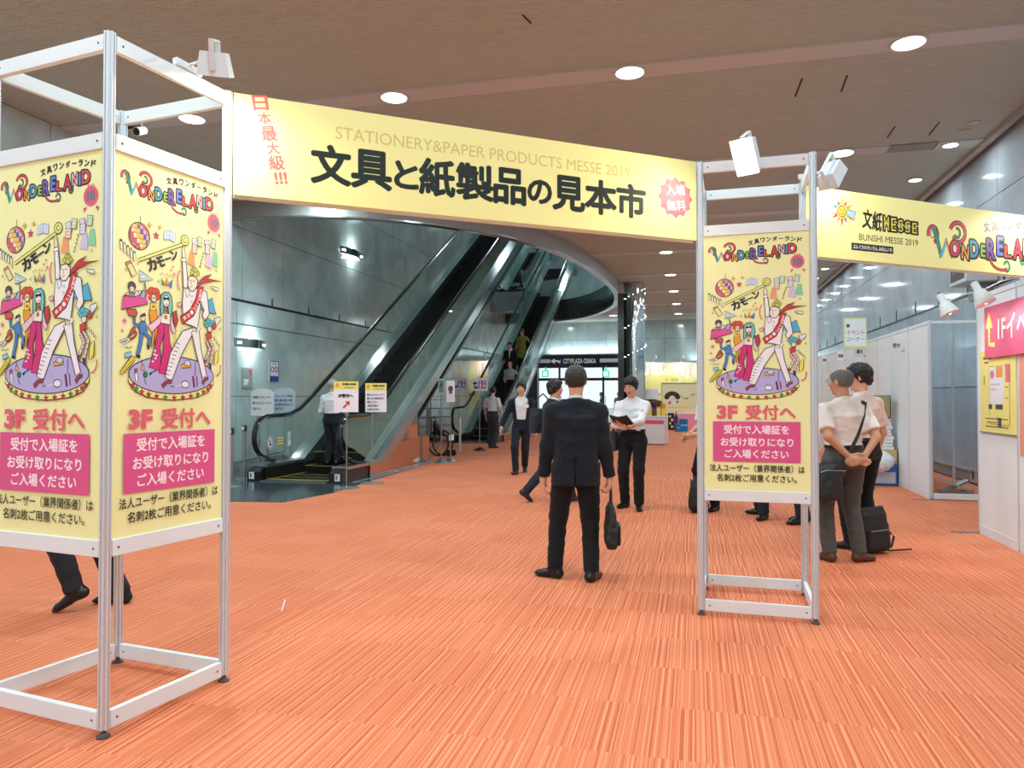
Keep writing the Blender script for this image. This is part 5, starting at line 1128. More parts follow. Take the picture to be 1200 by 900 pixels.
# ================================================================ PEOPLE: continuous surfaces from smooth distance fields
class Field:
    def __init__(s, lo, hi, h):
        s.lo = np.array(lo, float); s.h = h; s.n = np.ceil((np.array(hi)-s.lo)/h).astype(int)+1
        s.d = np.full(s.n, .2, np.float32)
        s.ax = [s.lo[i]+h*np.arange(s.n[i]) for i in range(3)]
    def block(s, lo, hi, m=.09):
        a = np.clip(np.floor((np.minimum(lo, hi)-m-s.lo)/s.h).astype(int), 0, s.n-1); b = np.clip(np.ceil((np.maximum(lo, hi)+m-s.lo)/s.h).astype(int)+1, 1, s.n)
        sl = tuple(slice(a[i], max(b[i], a[i]+1)) for i in range(3))
        X, Y, Z = np.meshgrid(s.ax[0][sl[0]], s.ax[1][sl[1]], s.ax[2][sl[2]], indexing='ij'); return sl, X, Y, Z
    def comb(s, sl, d, k, op='u'):
        a = s.d[sl]
        if op == 'u':
            h = np.maximum(k-np.abs(a-d), 0)/max(k, 1e-6); s.d[sl] = np.minimum(a, d)-h*h*k/4
        elif op == 's':
            d = -d; h = np.maximum(k-np.abs(a-d), 0)/max(k, 1e-6); s.d[sl] = np.maximum(a, d)+h*h*k/4
    def cone(s, a, b, ra, rb, k=.02, op='u', sq=None):
        """tapered limb from a to b; sq=(axis, factor) squashes its section along an axis"""
        a = np.array(a, float); b = np.array(b, float); r = max(ra, rb)
        sl, X, Y, Z = s.block(np.minimum(a, b)-r, np.maximum(a, b)+r, .05+k)
        ab = b-a; L2 = (ab**2).sum()+1e-9
        t = np.clip(((X-a[0])*ab[0]+(Y-a[1])*ab[1]+(Z-a[2])*ab[2])/L2, 0, 1)
        dx, dy, dz = X-a[0]-t*ab[0], Y-a[1]-t*ab[1], Z-a[2]-t*ab[2]
        if sq is not None:
            u = np.array(sq[0], float); u /= np.linalg.norm(u); q = dx*u[0]+dy*u[1]+dz*u[2]; f = 1/sq[1]-1
            dx, dy, dz = dx+u[0]*q*f, dy+u[1]*q*f, dz+u[2]*q*f
        s.comb(sl, np.sqrt(dx*dx+dy*dy+dz*dz)-(ra+(rb-ra)*t), k, op)
    def ell(s, c, r, Rm=None, k=.02, op='u'):
        c = np.array(c, float); r = np.array(r, float); m = r.max(); sl, X, Y, Z = s.block(c-m, c+m, .05+k)
        P = np.stack([X-c[0], Y-c[1], Z-c[2]], -1)
        if Rm is not None: P = P @ Rm
        k0 = np.linalg.norm(P/r, axis=-1); k1 = np.linalg.norm(P/(r*r), axis=-1)+1e-6
        s.comb(sl, k0*(k0-1)/k1, k, op)
    def loft(s, secs, k=.02, op='u', p=2.3):
        """secs: (x, y, z, halfwidth, halfdepth, yaw) rising in z: torso, skirts, trousers seat"""
        S = np.array(secs, float); w = S[:, 3].max(); lo = S[:, :3].min(0)-w; hi = S[:, :3].max(0)+w; lo[2] = S[0, 2]; hi[2] = S[-1, 2]
        sl, X, Y, Z = s.block(lo, hi, .05+k)
        zc = np.clip(Z[0, 0], S[0, 2], S[-1, 2]); I = lambda j: np.interp(zc, S[:, 2], S[:, j])[None, None, :]
        dx, dy = X-I(0), Y-I(1); c, n = np.cos(I(5)), np.sin(I(5)); u, v = dx*c+dy*n, -dx*n+dy*c
        W, D = I(3), I(4); q = (np.abs(u/W)**p+np.abs(v/D)**p+1e-9)**(1/p)
        d = (q-1)*np.minimum(W, D)*np.clip(1, 0, 1)
        dz = np.maximum(S[0, 2]-Z, Z-S[-1, 2]); d = np.where(dz > 0, np.sqrt(np.maximum(d, 0)**2+dz**2)+np.minimum(d, 0)*0, np.maximum(d, dz))
        s.comb(sl, d, k, op)
    def cut(s, p, n):     # remove everything on the side n points to
        p = np.array(p, float); n = np.array(n, float); n /= np.linalg.norm(n)
        X, Y, Z = np.meshgrid(*s.ax, indexing='ij', sparse=True); s.d = np.maximum(s.d, ((X-p[0])*n[0]+(Y-p[1])*n[1]+(Z-p[2])*n[2]).astype(np.float32))
    def cut_local(s, p, n, r):
        p = np.array(p, float); n = np.array(n, float); n /= np.linalg.norm(n); sl, X, Y, Z = s.block(p-r, p+r, 0)
        inside = ((X-p[0])**2+(Y-p[1])**2+(Z-p[2])**2) < r*r
        s.d[sl] = np.where(inside, np.maximum(s.d[sl], (X-p[0])*n[0]+(Y-p[1])*n[1]+(Z-p[2])*n[2]), s.d[sl])
    def wrinkle(s, amp, sx=.10, sy=.10, sz=.05, seed=1):
        rs = np.random.RandomState(seed); tot = np.zeros(s.n, np.float32)
        for o, a in ((1, 1.), (.45, .5)):
            sh = [max(3, int(s.n[i]*s.h/(q*o))+3) for i, q in enumerate((sx, sy, sz))]; g = rs.uniform(-1, 1, sh)
            for i in range(3):
                t = np.linspace(0, sh[i]-1.001, s.n[i]); i0 = t.astype(int); f = t-i0; f = f*f*(3-2*f)
                g = np.take(g, i0, i)*(1-f).reshape([-1 if j == i else 1 for j in range(3)])+np.take(g, i0+1, i)*f.reshape([-1 if j == i else 1 for j in range(3)])
            tot += g.astype(np.float32)*a
        s.d += tot*amp
    def mesh(s, name, mats, matfn=None, keep=None):
        d = s.d.copy(); d[0] = d[-1] = .05; d[:, 0] = d[:, -1] = .05; d[:, :, 0] = d[:, :, -1] = .05
        neg = d < 0; n = np.array(d.shape)
        cell = np.zeros(n-1, bool); cnt = np.zeros(n-1, np.int8)
        for i in (0, 1):
            for j in (0, 1):
                for k in (0, 1): cnt += neg[i:n[0]-1+i, j:n[1]-1+j, k:n[2]-1+k]
        cell = (cnt > 0) & (cnt < 8); idx = np.full(n-1, -1, np.int64); C = np.argwhere(cell); idx[cell] = np.arange(len(C))
        acc = np.zeros((len(C), 3)); num = np.zeros(len(C))
        cor = [(i, j, k) for i in (0, 1) for j in (0, 1) for k in (0, 1)]
        V = {c: d[C[:, 0]+c[0], C[:, 1]+c[1], C[:, 2]+c[2]] for c in cor}
        for c in cor:
            for a in range(3):
                if c[a]: continue
                c2 = list(c); c2[a] = 1; v0, v1 = V[c], V[tuple(c2)]; m = (v0 < 0) != (v1 < 0)
                t = np.where(m, v0/np.where(m, v0-v1, 1), 0); p = np.repeat(np.array([c], float), len(C), 0); p[:, a] += t
                acc[m] += p[m]; num[m] += 1
        P = (C+acc/num[:, None])*s.h+s.lo
        F = []
        for a in range(3):
            b, c = (a+1) % 3, (a+2) % 3
            n0 = [slice(None)]*3; n1 = [slice(None)]*3; n0[a] = slice(0, -1); n1[a] = slice(1, None)
            A, B = neg[tuple(n0)], neg[tuple(n1)]; E = np.argwhere(A != B); E = E[(E[:, b] > 0) & (E[:, c] > 0) & (E[:, b] < n[b]-1) & (E[:, c] < n[c]-1)]
            o = []
            for db, dc in ((0, 0), (-1, 0), (-1, -1), (0, -1)):
                q = E.copy(); q[:, b] += db; q[:, c] += dc; o.append(idx[q[:, 0], q[:, 1], q[:, 2]])
            Q = np.stack(o, 1); fl = A[E[:, 0], E[:, 1], E[:, 2]]; Q[~fl] = Q[~fl][:, ::-1]; F.append(Q)
        F = np.concatenate(F)
        me = bpy.data.meshes.new(name); me.vertices.add(len(P)); me.vertices.foreach_set('co', P.astype(np.float32).ravel())
        me.loops.add(len(F)*4); me.loops.foreach_set('vertex_index', F.ravel().astype(np.int32)); me.polygons.add(len(F))
        me.polygons.foreach_set('loop_start', np.arange(0, len(F)*4, 4, dtype=np.int32)); me.polygons.foreach_set('loop_total', np.full(len(F), 4, np.int32))
        for m_ in (mats if isinstance(mats, (list, tuple)) else [mats]): me.materials.append(m_)
        if matfn is not None:
            cen = P[F].mean(1); me.polygons.foreach_set('material_index', matfn(cen).astype(np.int32))
        me.update(calc_edges=True); me.validate(); me.polygons.foreach_set('use_smooth', [True]*len(me.polygons)); me.update(); return me

def skinm(name, rgb): return M(name, rgb, .5, noise=.06, nscale=60, spec=.35)
SKIN = skinm('skin', hexc('d9a789')); SKIN2 = skinm('skin_tanned', hexc('c99577')); LIP = M('lip', hexc('a8645a'), .45)
HAIRB = M('hair_black', (.012, .011, .011), .45, bump=.5, bscale=90, stretch=(1, 1, .25)); HAIRG = M('hair_grey', (.13, .13, .13), .5, noise=.5, nscale=50, bump=.5, bscale=90); HAIRS = M('hair_silver', (.36, .37, .37), .5, noise=.4, nscale=50)
def cloth(name, c, b=.12): return M(name, hexc(c) if isinstance(c, str) else c, .85, noise=.10, nscale=14, bump=b, bscale=350, sheen=.1, spec=.25)
NAVY = cloth('navy_suit_wool', (.010, .013, .022)); NAVY2 = cloth('dark_navy_wool', (.014, .018, .030)); BLACKT = cloth('black_trouser_wool', (.010, .011, .014)); GREYT = cloth('grey_trouser_wool', (.085, .088, .085)); SLATE = cloth('slate_trouser', (.035, .045, .06))
SHIRT = cloth('white_shirt_cotton', (.78, .80, .84)); SHIRTP = cloth('pinkish_shirt_cotton', (.82, .74, .70)); SHIRTG = cloth('grey_green_shirt', (.30, .36, .36)); LEATH = M('black_shoe_leather', (.012, .012, .013), .25); LEATHB = M('brown_shoe_leather', (.09, .045, .025), .35)
BELT = M('belt_black', (.015, .015, .015), .35); BAGM = M('black_nylon', (.02, .022, .025), .7, bump=.2, bscale=60)

def rotm(yaw=0, pitch=0, roll=0):     # columns = local axes; x right, y forward, z up
    return np.array(Euler((R(pitch), R(roll), R(yaw)), 'XYZ').to_matrix())
def ik(a, b, l1, l2, pole):
    a, b, pole = (np.array(v, float) for v in (a, b, pole)); d = b-a; L_ = np.linalg.norm(d); L_ = min(L_, (l1+l2)*.999); d = d/np.linalg.norm(d); b = a+d*L_
    x = (l1*l1-l2*l2+L_*L_)/(2*L_); h = math.sqrt(max(l1*l1-x*x, 0)); p = pole-d*(pole@d); p /= np.linalg.norm(p)+1e-9
    return a+d*x+p*h, b
def make_hand(f, w, dirv, palm, thumb, curl=35, s=1.0, k=.006, spread=4):
    """w wrist; dirv towards the fingers; palm = direction the palm faces; thumb = side the thumb leaves from"""
    d = np.array(dirv, float); d /= np.linalg.norm(d); p = np.array(palm, float); p -= d*(p@d); p /= np.linalg.norm(p); t = np.cross(d, p)
    if t@np.array(thumb, float) < 0: t = -t
    c1 = w+d*.045*s; f.cone(w, w+d*.03*s, .025*s, .028*s, k=.02)
    for q in (-.026, -.009, .009, .026): f.cone(w+d*.012*s+t*q*.7*s, w+d*.088*s+t*q*s, .014*s, .0125*s, k=.012)
    L_ = {.026: (.040, .024, .020), .009: (.044, .028, .021), -.009: (.041, .026, .020), -.026: (.032, .020, .018)}
    for q, ls in L_.items():
        a = w+d*.088*s+t*q*s; ang = R(curl*.7); dd = d
        fd = d+t*(q/.026)*math.tan(R(spread)); fd /= np.linalg.norm(fd)
        for j, l in enumerate(ls):
            dv = fd*math.cos(ang)+p*math.sin(ang); b = a+dv*l*s; f.cone(a, b, (.0095-.001*j)*s, (.0088-.001*j)*s, k=k); a = b; ang += R(curl*(.9 if j == 0 else .7))
    a = w+d*.022*s+t*.026*s; b = a+(d*.55+t*.6+p*.35)*.045*s; f.cone(a, b, .014*s, .011*s, k=.01); c = b+(d*.85+t*.15+p*.4)*.032*s; f.cone(b, c, .0105*s, .0095*s, k=k); f.cone(c, c+(d*.8+p*.5)*.022*s, .009*s, .008*s, k=k)

def person(name, foot, heading, label, H=1.70, h=.012, P=None, top='shirt', sleeve='short', topm=None, botm=None, hair='short', hairm=None, skin=None, shoem=None, build=1.0, detail=True, group=None, hem=.80, glasses=False):
    """heading: direction faced, degrees, 0 = away from the camera along the hall (+y), 90 = to -x"""
    P = dict(P or {}); s = H/1.72; g = P.get; w = build
    lean = np.array(g('lean', (0, 0))); pel = np.array(g('pelvis', (0, 0, .93)), float)*s; ty = R(g('twist', 0))
    che = pel+np.array([lean[0], lean[1], .37])*s; nek = che+np.array([lean[0]*.5, lean[1]*.5+.0, .155])*s
    hyaw, hpit, hrol = g('head', (0, 0, 0)); Rh = rotm(hyaw, hpit, hrol); hc = nek+np.array([0, .015, .045])*s + Rh@np.array([0, .012, .105])*s*.95
    c, n = math.cos(ty), math.sin(ty); side = np.array([c, n, 0]); fwd = np.array([-n, c, 0])
    sh = {q: che+side*q*.178*s*w**.5+np.array([0, 0, .050])*s for q in (-1, 1)}
    hip = {q: pel+np.array([q*.09, 0, -.03])*s for q in (-1, 1)}
    wr = {-1: np.array(g('lh', (-.27, .02, .80)), float)*s, 1: np.array(g('rh', (.27, .02, .80)), float)*s}
    an = {-1: np.array(g('lf', (-.10, 0, .085)), float)*s, 1: np.array(g('rf', (.10, 0, .085)), float)*s}
    el, kn = {}, {}
    for q, a, b in ((-1, 'lep', 'lkp'), (1, 'rep', 'rkp')):
        el[q], wr[q] = ik(sh[q], wr[q], .285*s, .255*s, g(a, (q*.35, -1, .05))); kn[q], an[q] = ik(hip[q], an[q], .42*s, .42*s, g(b, (q*.1, 1, 0)))
    allp = np.array([*wr.values(), *an.values(), *el.values(), *kn.values(), hc, pel]); lo = allp.min(0)-.24; hi = allp.max(0)+.24; lo[2] = min(an[-1][2], an[1][2])-.15*s
    # ---- body
    f = Field(lo, hi, h)
    f.loft([(*pel-[0, 0, .08*s], .145*s*w, .095*s*w, 0), (*pel, .155*s*w, .10*s*w, 0), (*(pel*.6+che*.4), .128*s*w, .092*s*w, ty*.5), (*che, .150*s*w, .105*s*w, ty), (*che+[0, 0, .05*s], .140*s, .08*s, ty), (*che+[0, 0, .11*s], .075*s, .055*s, ty)], k=.03)
    f.cone(nek-[0, 0, .07*s], nek+(hc-nek)*.45, .056*s, .052*s, k=.03)
    for q in (-1, 1):
        f.cone(che+side*q*.08*s+[0, 0, .055*s], sh[q]-side*q*.012, .045*s, .042*s, k=.03); f.cone(sh[q], el[q], .047*s*w, .037*s, k=.03); f.cone(el[q], wr[q], .036*s, .025*s, k=.02)
        f.cone(hip[q], kn[q], .078*s*w, .052*s, k=.04); f.cone(kn[q], an[q], .050*s, .036*s, k=.02)
        hd = g('lhd' if q < 0 else 'rhd'); dirv = hd[0] if hd else (wr[q]-el[q]); palm = hd[1] if hd else -side*q; th = hd[2] if hd else fwd; cu = hd[3] if hd else 28
        make_hand(f, wr[q], dirv, palm, th, cu, s, k=.005 if h < .009 else .009)
    # head: skull, jaw, nose, ears, brow
    def hp(x, y, z): return hc+Rh@np.array([x, y, z])*s*1.05
    f.ell(hp(0, -.012, .022), np.array([.081, .099, .094])*s, Rh, k=.02); f.ell(hp(0, .022, -.042), np.array([.058, .064, .074])*s, Rh, k=.03); f.ell(hp(0, .058, -.092), np.array([.026, .022, .02])*s, Rh, k=.025)
    f.cone(hp(0, .078, .020), hp(0, .101, -.022), .010*s, .0145*s, k=.012); f.ell(hp(0, .086, -.056), np.array([.024, .012, .010])*s, Rh, k=.012)
    for q in (-1, 1):
        f.ell(hp(q*.077, -.008, -.008), np.array([.010, .020, .032])*s, Rh, k=.008); f.ell(hp(q*.031, .090, .013), np.array([.019, .012, .012])*s, Rh, k=.010, op='s'); f.ell(hp(q*.04, .062, -.022), np.array([.026, .022, .022])*s, Rh, k=.02)
    sk = skin or SKIN
    lipc, lr = hp(0, .096, -.056), .020*s
    def mf(cn):
        q = (cn-hc) @ Rh/s; return np.where((np.abs(q[:, 0]) < .024) & (np.abs(q[:, 2]+.056) < .009) & (q[:, 1] > .075), 1, 0)
    body = tag(link(name, f.mesh('person_body', [sk, LIP], mf), None, foot, R(heading)), label, 'person', group)
    def part(nm, me): return link(nm, me, body)
    if detail:
        for q in (-1, 1):
            mb = MB(); T = Matrix.Translation(Vector(hp(q*.031, .079, .012))) @ Matrix(Rh.tolist()).to_4x4()
            mb.lathe([(.001, -.012*s), (.009*s, -.008*s), (.012*s, 0), (.009*s, .008*s), (.001, .012*s)], n=10); mb.v = [tuple(T @ Vector(v)) for v in mb.v]; e_ = mb.build('eye', M('eye_white', (.7, .7, .7), .2), body, smooth=True)
            mb = MB(); mb.lathe([(.0055*s, -.001), (.005*s, .001)], n=10); T2 = T @ Matrix.Translation((0, .0115*s, 0)) @ Matrix.Rotation(R(90), 4, 'X'); mb.v = [tuple(T2 @ Vector(v)) for v in mb.v]; mb.build('iris', M('iris_dark', (.02, .012, .01), .2), e_)
            mb = MB().tube([hp(q*.014, .090, .032), hp(q*.032, .090, .038), hp(q*.050, .078, .033)], [.003*s, .0042*s, .002*s], 5); mb.build('eyebrow', hairm or HAIRB, body)
    if glasses:
        mb = MB()
        for q in (-1, 1):
            T = Matrix.Translation(Vector(hp(q*.032, .102, .010))) @ Matrix(Rh.tolist()).to_4x4()
            ringp = [T @ Vector((.023*s*math.cos(R(30*i)), 0, .017*s*math.sin(R(30*i)))) for i in range(12)]; mb.tube(ringp, .0018, 4, closed=True); mb.tube([hp(q*.055, .10, .014), hp(q*.078, .06, .014), hp(q*.08, -.02, .008)], .0018, 4)
        mb.tube([hp(-.01, .104, .012), hp(.01, .104, .012)], .0018, 4).build('glasses', BLK, body)
    # ---- hair
    hl, hh_ = hc-.17*s, hc+.17*s; f2 = Field(hl, hh_, h*.6)
    if hair != 'none':
        t_ = {'short': .009, 'full': .016, 'thin': .006, 'bald': .006}.get(hair, .018)
        f2.ell(hp(0, -.014, .026), np.array([.081+t_, .099+t_, .094+t_])*s, Rh, k=.01)
        if hair in ('full', 'woman'): f2.ell(hp(0, .02, .075), np.array([.07, .075, .045])*s, Rh, k=.02); f2.ell(hp(.02, -.07, -.03), np.array([.062, .045, .06])*s, Rh, k=.02)
        if hair == 'woman': f2.ell(hp(0, -.06, -.05), np.array([.085, .06, .08])*s, Rh, k=.02)
        f2.wrinkle(.003 if hair != 'full' else .0085, .018, .018, .026, seed=int(H*1000))
        # face and neck openings
        f2.ell(hp(0, .125, -.045), np.array([.075, .085, .105])*s, Rh, k=.01, op='s')
        nn = Rh@np.array([0, .35, -1]); f2.cut(hp(0, -.05, -.080 if hair != 'woman' else -.12), nn); nn = Rh@np.array([0, 1, -.75]); f2.cut(hp(0, .020, -.02), nn) if hair != 'woman' else None
        if hair == 'bald': 
            f2.ell(hp(0, .02, .13), np.array([.062, .115, .085])*s, Rh, k=.01, op='s')
        part('hair', f2.mesh('hair', hairm or HAIRB))
    # ---- trousers
    bm_ = botm or BLACKT; lo2 = np.array([*np.minimum.reduce([*kn.values(), *an.values(), pel])-.2]); hi2 = np.maximum.reduce([*kn.values(), *an.values(), pel])+.2; lo2[2] = lo[2]; hi2[2] = pel[2]+.16*s
    ft = Field(lo2, hi2, h)
    ft.loft([(*pel-[0, 0, .10*s], .158*s*w, .112*s*w, 0), (*pel-[0, 0, .02*s], .168*s*w, .118*s*w, 0), (*pel+[0, 0, .06*s], .158*s*w, .112*s*w, 0), (*pel+[0, 0, .105*s], .150*s*w, .108*s*w, 0)], k=.03)
    for q in (-1, 1):
        ft.cone(hip[q]-[0, 0, .02*s], kn[q], .096*s*w, .074*s*w**.5, k=.035); ft.cone(kn[q], an[q]-(kn[q]-an[q])*.06, .073*s*w**.5, .062*s, k=.02)
    ft.wrinkle(.0045, .09, .09, .045, seed=int(H*999)+3)
    for q in (-1, 1):
        d = an[q]-kn[q]; d /= np.linalg.norm(d); ft.cut_local(an[q]+d*.012*s, d, .13*s)
    part('trousers', ft.mesh('trousers', bm_))
    # ---- shoes
    for q in (-1, 1):
        toe = g('ltoe' if q < 0 else 'rtoe', (q*8, 0)); Rf = rotm(-toe[0], toe[1], 0); A = an[q]
        def fp(x, y, z): return A+Rf@np.array([x, y, z])*s
        fs_ = Field(A-.24*s, A+.24*s, min(h, .009)); fs_.cone(fp(0, -.02, 0.01), fp(0, -.03, -.045), .040*s, .040*s, k=.02); fs_.cone(fp(0, -.03, -.045), fp(q*.008, .13, -.055), .040*s, .037*s, k=.03, sq=(Rf[:, 2], .75)); fs_.cone(fp(0, .0, -.01), fp(0, .07, -.045), .036*s, .03*s, k=.03)
        fs_.cone(fp(q*.008, .12, -.06), fp(q*.004, .165, -.062), .033*s, .022*s, k=.02, sq=(Rf[:, 2], .7)); fs_.cut(fp(0, 0, -.084), -Rf[:, 2])
        part('shoe', fs_.mesh('shoe', shoem or LEATH, None))
    # ---- top
    lo3 = np.minimum.reduce([*wr.values(), *el.values(), pel-[.2, .2, 0]])-.12; hi3 = np.maximum.reduce([*wr.values(), *el.values(), nek])+.14; lo3[2] = min(lo3[2], pel[2]-.25*s)
    def trunk(f, e, zb, hw, hd_, open_=False):
        lowp = pel+np.array([0, 0, zb])*s
        f.loft([(*lowp, hw*s*w, hd_*s*w, ty*.3), (*(pel*.62+che*.38), (.146+e)*s*w, (.108+e)*s*w, ty*.5), (*che, (.166+e)*s*w, (.114+e)*s*w, ty), (*che+[0, 0, .03*s], (.162+e)*s*w**.5, (.10+e)*s, ty), (*che+[0, 0, .075*s], (.118+e)*s*w**.5, (.08+e)*s, ty), (*che+[0, 0, .135*s], (.075+e)*s, (.06+e*.5)*s, ty)], k=.02)
        for q in (-1, 1): f.cone(che+side*q*.045*s+[0, 0, .118*s], sh[q]+[0, 0, -.004], (.030+e)*s, (.044+e)*s, k=.05)
    def sleeves(f, e, full):
        for q in (-1, 1):
            if full: f.cone(sh[q]+[0, 0, -.012], el[q], (.054+e)*s*w**.5, (.047+e)*s, k=.05); f.cone(el[q], wr[q]+(el[q]-wr[q])*.04, (.050+e)*s, (.038+e)*s, k=.02); d = wr[q]-el[q]; f.cut_local(wr[q]-d/np.linalg.norm(d)*.012*s, d, .075*s)
            else: m_ = sh[q]+(el[q]-sh[q])*.78; f.cone(sh[q], m_, (.062+e)*s*w**.5, (.066+e)*s, k=.04); d = el[q]-sh[q]; f.cut_local(m_-d*.02, d, .105*s)
    if top in ('shirt', 'jacket', 'dress', 'tee'):
        fb = Field(lo3, hi3, h); trunk(fb, 0, .085 if top != 'jacket' else .06, .158 if top != 'jacket' else .145, .118 if top != 'jacket' else .100)
        if top == 'shirt': sleeves(fb, 0, sleeve == 'long')
        if top == 'tee' or top == 'dress': sleeves(fb, 0, sleeve == 'long')
        fb.cone(nek-[0, 0, .055*s]+fwd*.004, nek+[0, 0, .01*s]+fwd*.012*s, .066*s, .063*s, k=.01); fb.wrinkle(.006, .11, .11, .06, seed=int(H*777)+5)
        fb.cut_local(nek+[0, 0, (.014 if top == 'jacket' else -.002)*s]+fwd*.012*s, np.array([fwd[0]*.35, fwd[1]*.35, 1]), .085*s)
        shm = (topm if top != 'jacket' else SHIRT) or SHIRT
        so = part('shirt', fb.mesh('shirt', shm))
        if top == 'shirt' and detail:
            mb = MB()
            for q in (-1, 1): mb.prism([(0, 0), (q*.055*s, .01*s), (q*.035*s, -.055*s)], -.003, .003, 'y')
            T = Matrix.Translation(Vector(nek+fwd*.074*s-np.array([0, 0, .028*s]))) @ Matrix.Rotation(ty, 4, 'Z') @ Matrix.Rotation(R(-25), 4, 'X'); mb.v = [tuple(T @ Vector(v)) for v in mb.v]; mb.build('collar', shm, so)
            cb = MB().tube([nek+(side*.062*math.cos(R(a_))+fwd*.062*math.sin(R(a_))+fwd*.012)*s+np.array([0, 0, -.012])*s for a_ in range(130, 412, 20)], .012*s, 6, flat=.5, up=Vector((0, 0, 1))); cb.build('collar', shm, so)
            mb = MB(); c0 = che+fwd*.122*s*w
            for k in range(5): q_ = Vector(pel+(che-pel)*(.35+.2*k)+fwd*(.128+.0*k)*s*w); mb.cyl(q_, q_+Vector(fwd)*.006, .006, n=8)
            mb.build('buttons', M('button_white', (.7, .7, .7), .3), so)['kind'] = 'stuff'
        bt = MB(); bp_ = [pel+np.array([.161*s*w*math.cos(R(a_)), .122*s*w*math.sin(R(a_)), .092*s]) for a_ in range(0, 360, 18)]
        if top == 'shirt': bt.tube(bp_, .016*s, 6, closed=True, flat=.35, up=Vector((0, 0, 1))).build('belt', BELT, body)
    if top == 'jacket':
        fj = Field(lo3, hi3, h); trunk(fj, .016, -(.93-hem), .178, .132); sleeves(fj, .010, True); fj.cone(nek-[0, 0, .05*s]-fwd*.004, nek-[0, 0, .022*s], .074*s, .068*s, k=.02)
        fj.wrinkle(.005, .13, .13, .07, seed=int(H*555)+8)
        # front opening: a wedge from the button up to the collar
        X, Y, Z = np.meshgrid(*fj.ax, indexing='ij', sparse=True); u = (X-che[0])*side[0]+(Y-che[1])*side[1]; v = (X-che[0])*fwd[0]+(Y-che[1])*fwd[1]
        zb = pel[2]+(.10 if g('buttoned', True) else -.12)*s; wd = np.clip((Z-zb)/((che[2]+.11*s)-zb), 0, 1)*.065*s+(.0 if g('buttoned', True) else .055)*s; lo_ = 0 if g('buttoned', True) else .03
        wedge = np.maximum(np.maximum(np.abs(u)-wd, zb-Z), .03*s-v); fj.d = np.maximum(fj.d, -wedge.astype(np.float32))
        # back vent and hem
        vent = np.maximum(np.maximum(np.abs(u)-.006, Z-(pel[2]+.05*s)), v+.02); fj.d = np.maximum(fj.d, -vent.astype(np.float32)); fj.cut_local(nek-[0, 0, .018*s], [fwd[0]*.5, fwd[1]*.5, 1], .10*s)
        jo = part('jacket', fj.mesh('jacket', topm or NAVY))
        if detail and g('buttoned', True):
            for q in (-1, 1):
                P_ = [(0.012*q, -.30), (.055*q, -.14), (.085*q, -.05), (.070*q, .02), (.045*q, .07), (.034*q, .05), (.030*q, -.08)]
                mb = MB().prism([((a_+q*lo_)*s, b_*s) for a_, b_ in P_], -.004, .004, 'y'); T = Matrix.Translation(Vector(che+fwd*.135*s)+Vector((0, 0, .05*s))) @ Matrix.Rotation(ty, 4, 'Z') @ Matrix.Rotation(R(9), 4, 'X'); mb.v = [tuple(T @ Vector(v_)) for v_ in mb.v]; mb.build('lapel', topm or NAVY, jo)
            for k in range(2): q_ = Vector(pel+np.array([0, 0, (.06-.09*k)*s])+fwd*.135*s); MB().cyl(q_, q_+Vector(fwd)*.008, .008, n=8).build('button', BLK, jo)
    if top == 'dress':
        fd = Field([pel[0]-.32, pel[1]-.32, pel[2]-.5*s], [pel[0]+.32, pel[1]+.32, pel[2]+.2*s], h); fd.loft([(*pel-[0, 0, .42*s], .23*s, .19*s, 0), (*pel, .175*s, .135*s, 0), (*pel+[0, 0, .16*s], .15*s, .115*s, 0)], k=.02); fd.wrinkle(.008, .06, .06, .2, seed=4); part('skirt', fd.mesh('skirt', topm))
    # joint positions in the world for things held or worn
    Mx = Matrix.Translation(foot) @ Matrix.Rotation(R(heading), 4, 'Z'); W3 = lambda v: Mx @ Vector(v)
    return body, dict(lh=W3(wr[-1]), rh=W3(wr[1]), ls=W3(sh[-1]), rs=W3(sh[1]), che=W3(che), pel=W3(pel), M=Mx, s=s, head=W3(hc), side=side, fwd=fwd, che_l=che, pel_l=pel)
def at(px, py, dz=0): p = G(px, py); return Vector((p.x, p.y, dz))
V = Vector
def camhead(a): return a+14.0          # heading measured from the camera's view direction (0 = away, 180 = facing us)
def soft_bag(name, c, w, d, h, mat, label, yaw=0, seed=1, cat='bag', handles=None, strap=None, pocket=True, tilt=(0, 0)):
    """c: centre of the bottom"""
    t = empty(name, c, yaw, label, cat); f = Field([-w/2-.06, -d/2-.06, -.03], [w/2+.06, d/2+.06, h+.06], .008)
    f.loft([(0, 0, .02, w*.44, d*.42, 0), (0, 0, .07, w*.5, d*.5, 0), (0, 0, h*.5, w*.5, d*.48, 0), (0, 0, h*.85, w*.47, d*.34, 0), (0, 0, h, w*.42, d*.16, 0)], k=.02, p=4); f.wrinkle(.005, .08, .08, .08, seed)
    bo = link('body', f.mesh('body', mat), t)
    if tilt != (0, 0): t.rotation_euler = (R(tilt[0]), R(tilt[1]), yaw)
    if pocket:
        MB().rbox((0, -d/2-.004, h*.34), (w*.72, .03, h*.42), .012).build('front_pocket', mat, t); MB().tube([(-w*.3, -d/2-.022, h*.53), (w*.3, -d/2-.022, h*.53)], .004, 5).build('zip', GP, t)
    return t
# ================================================================ THE CAST
NAVYS = NAVY
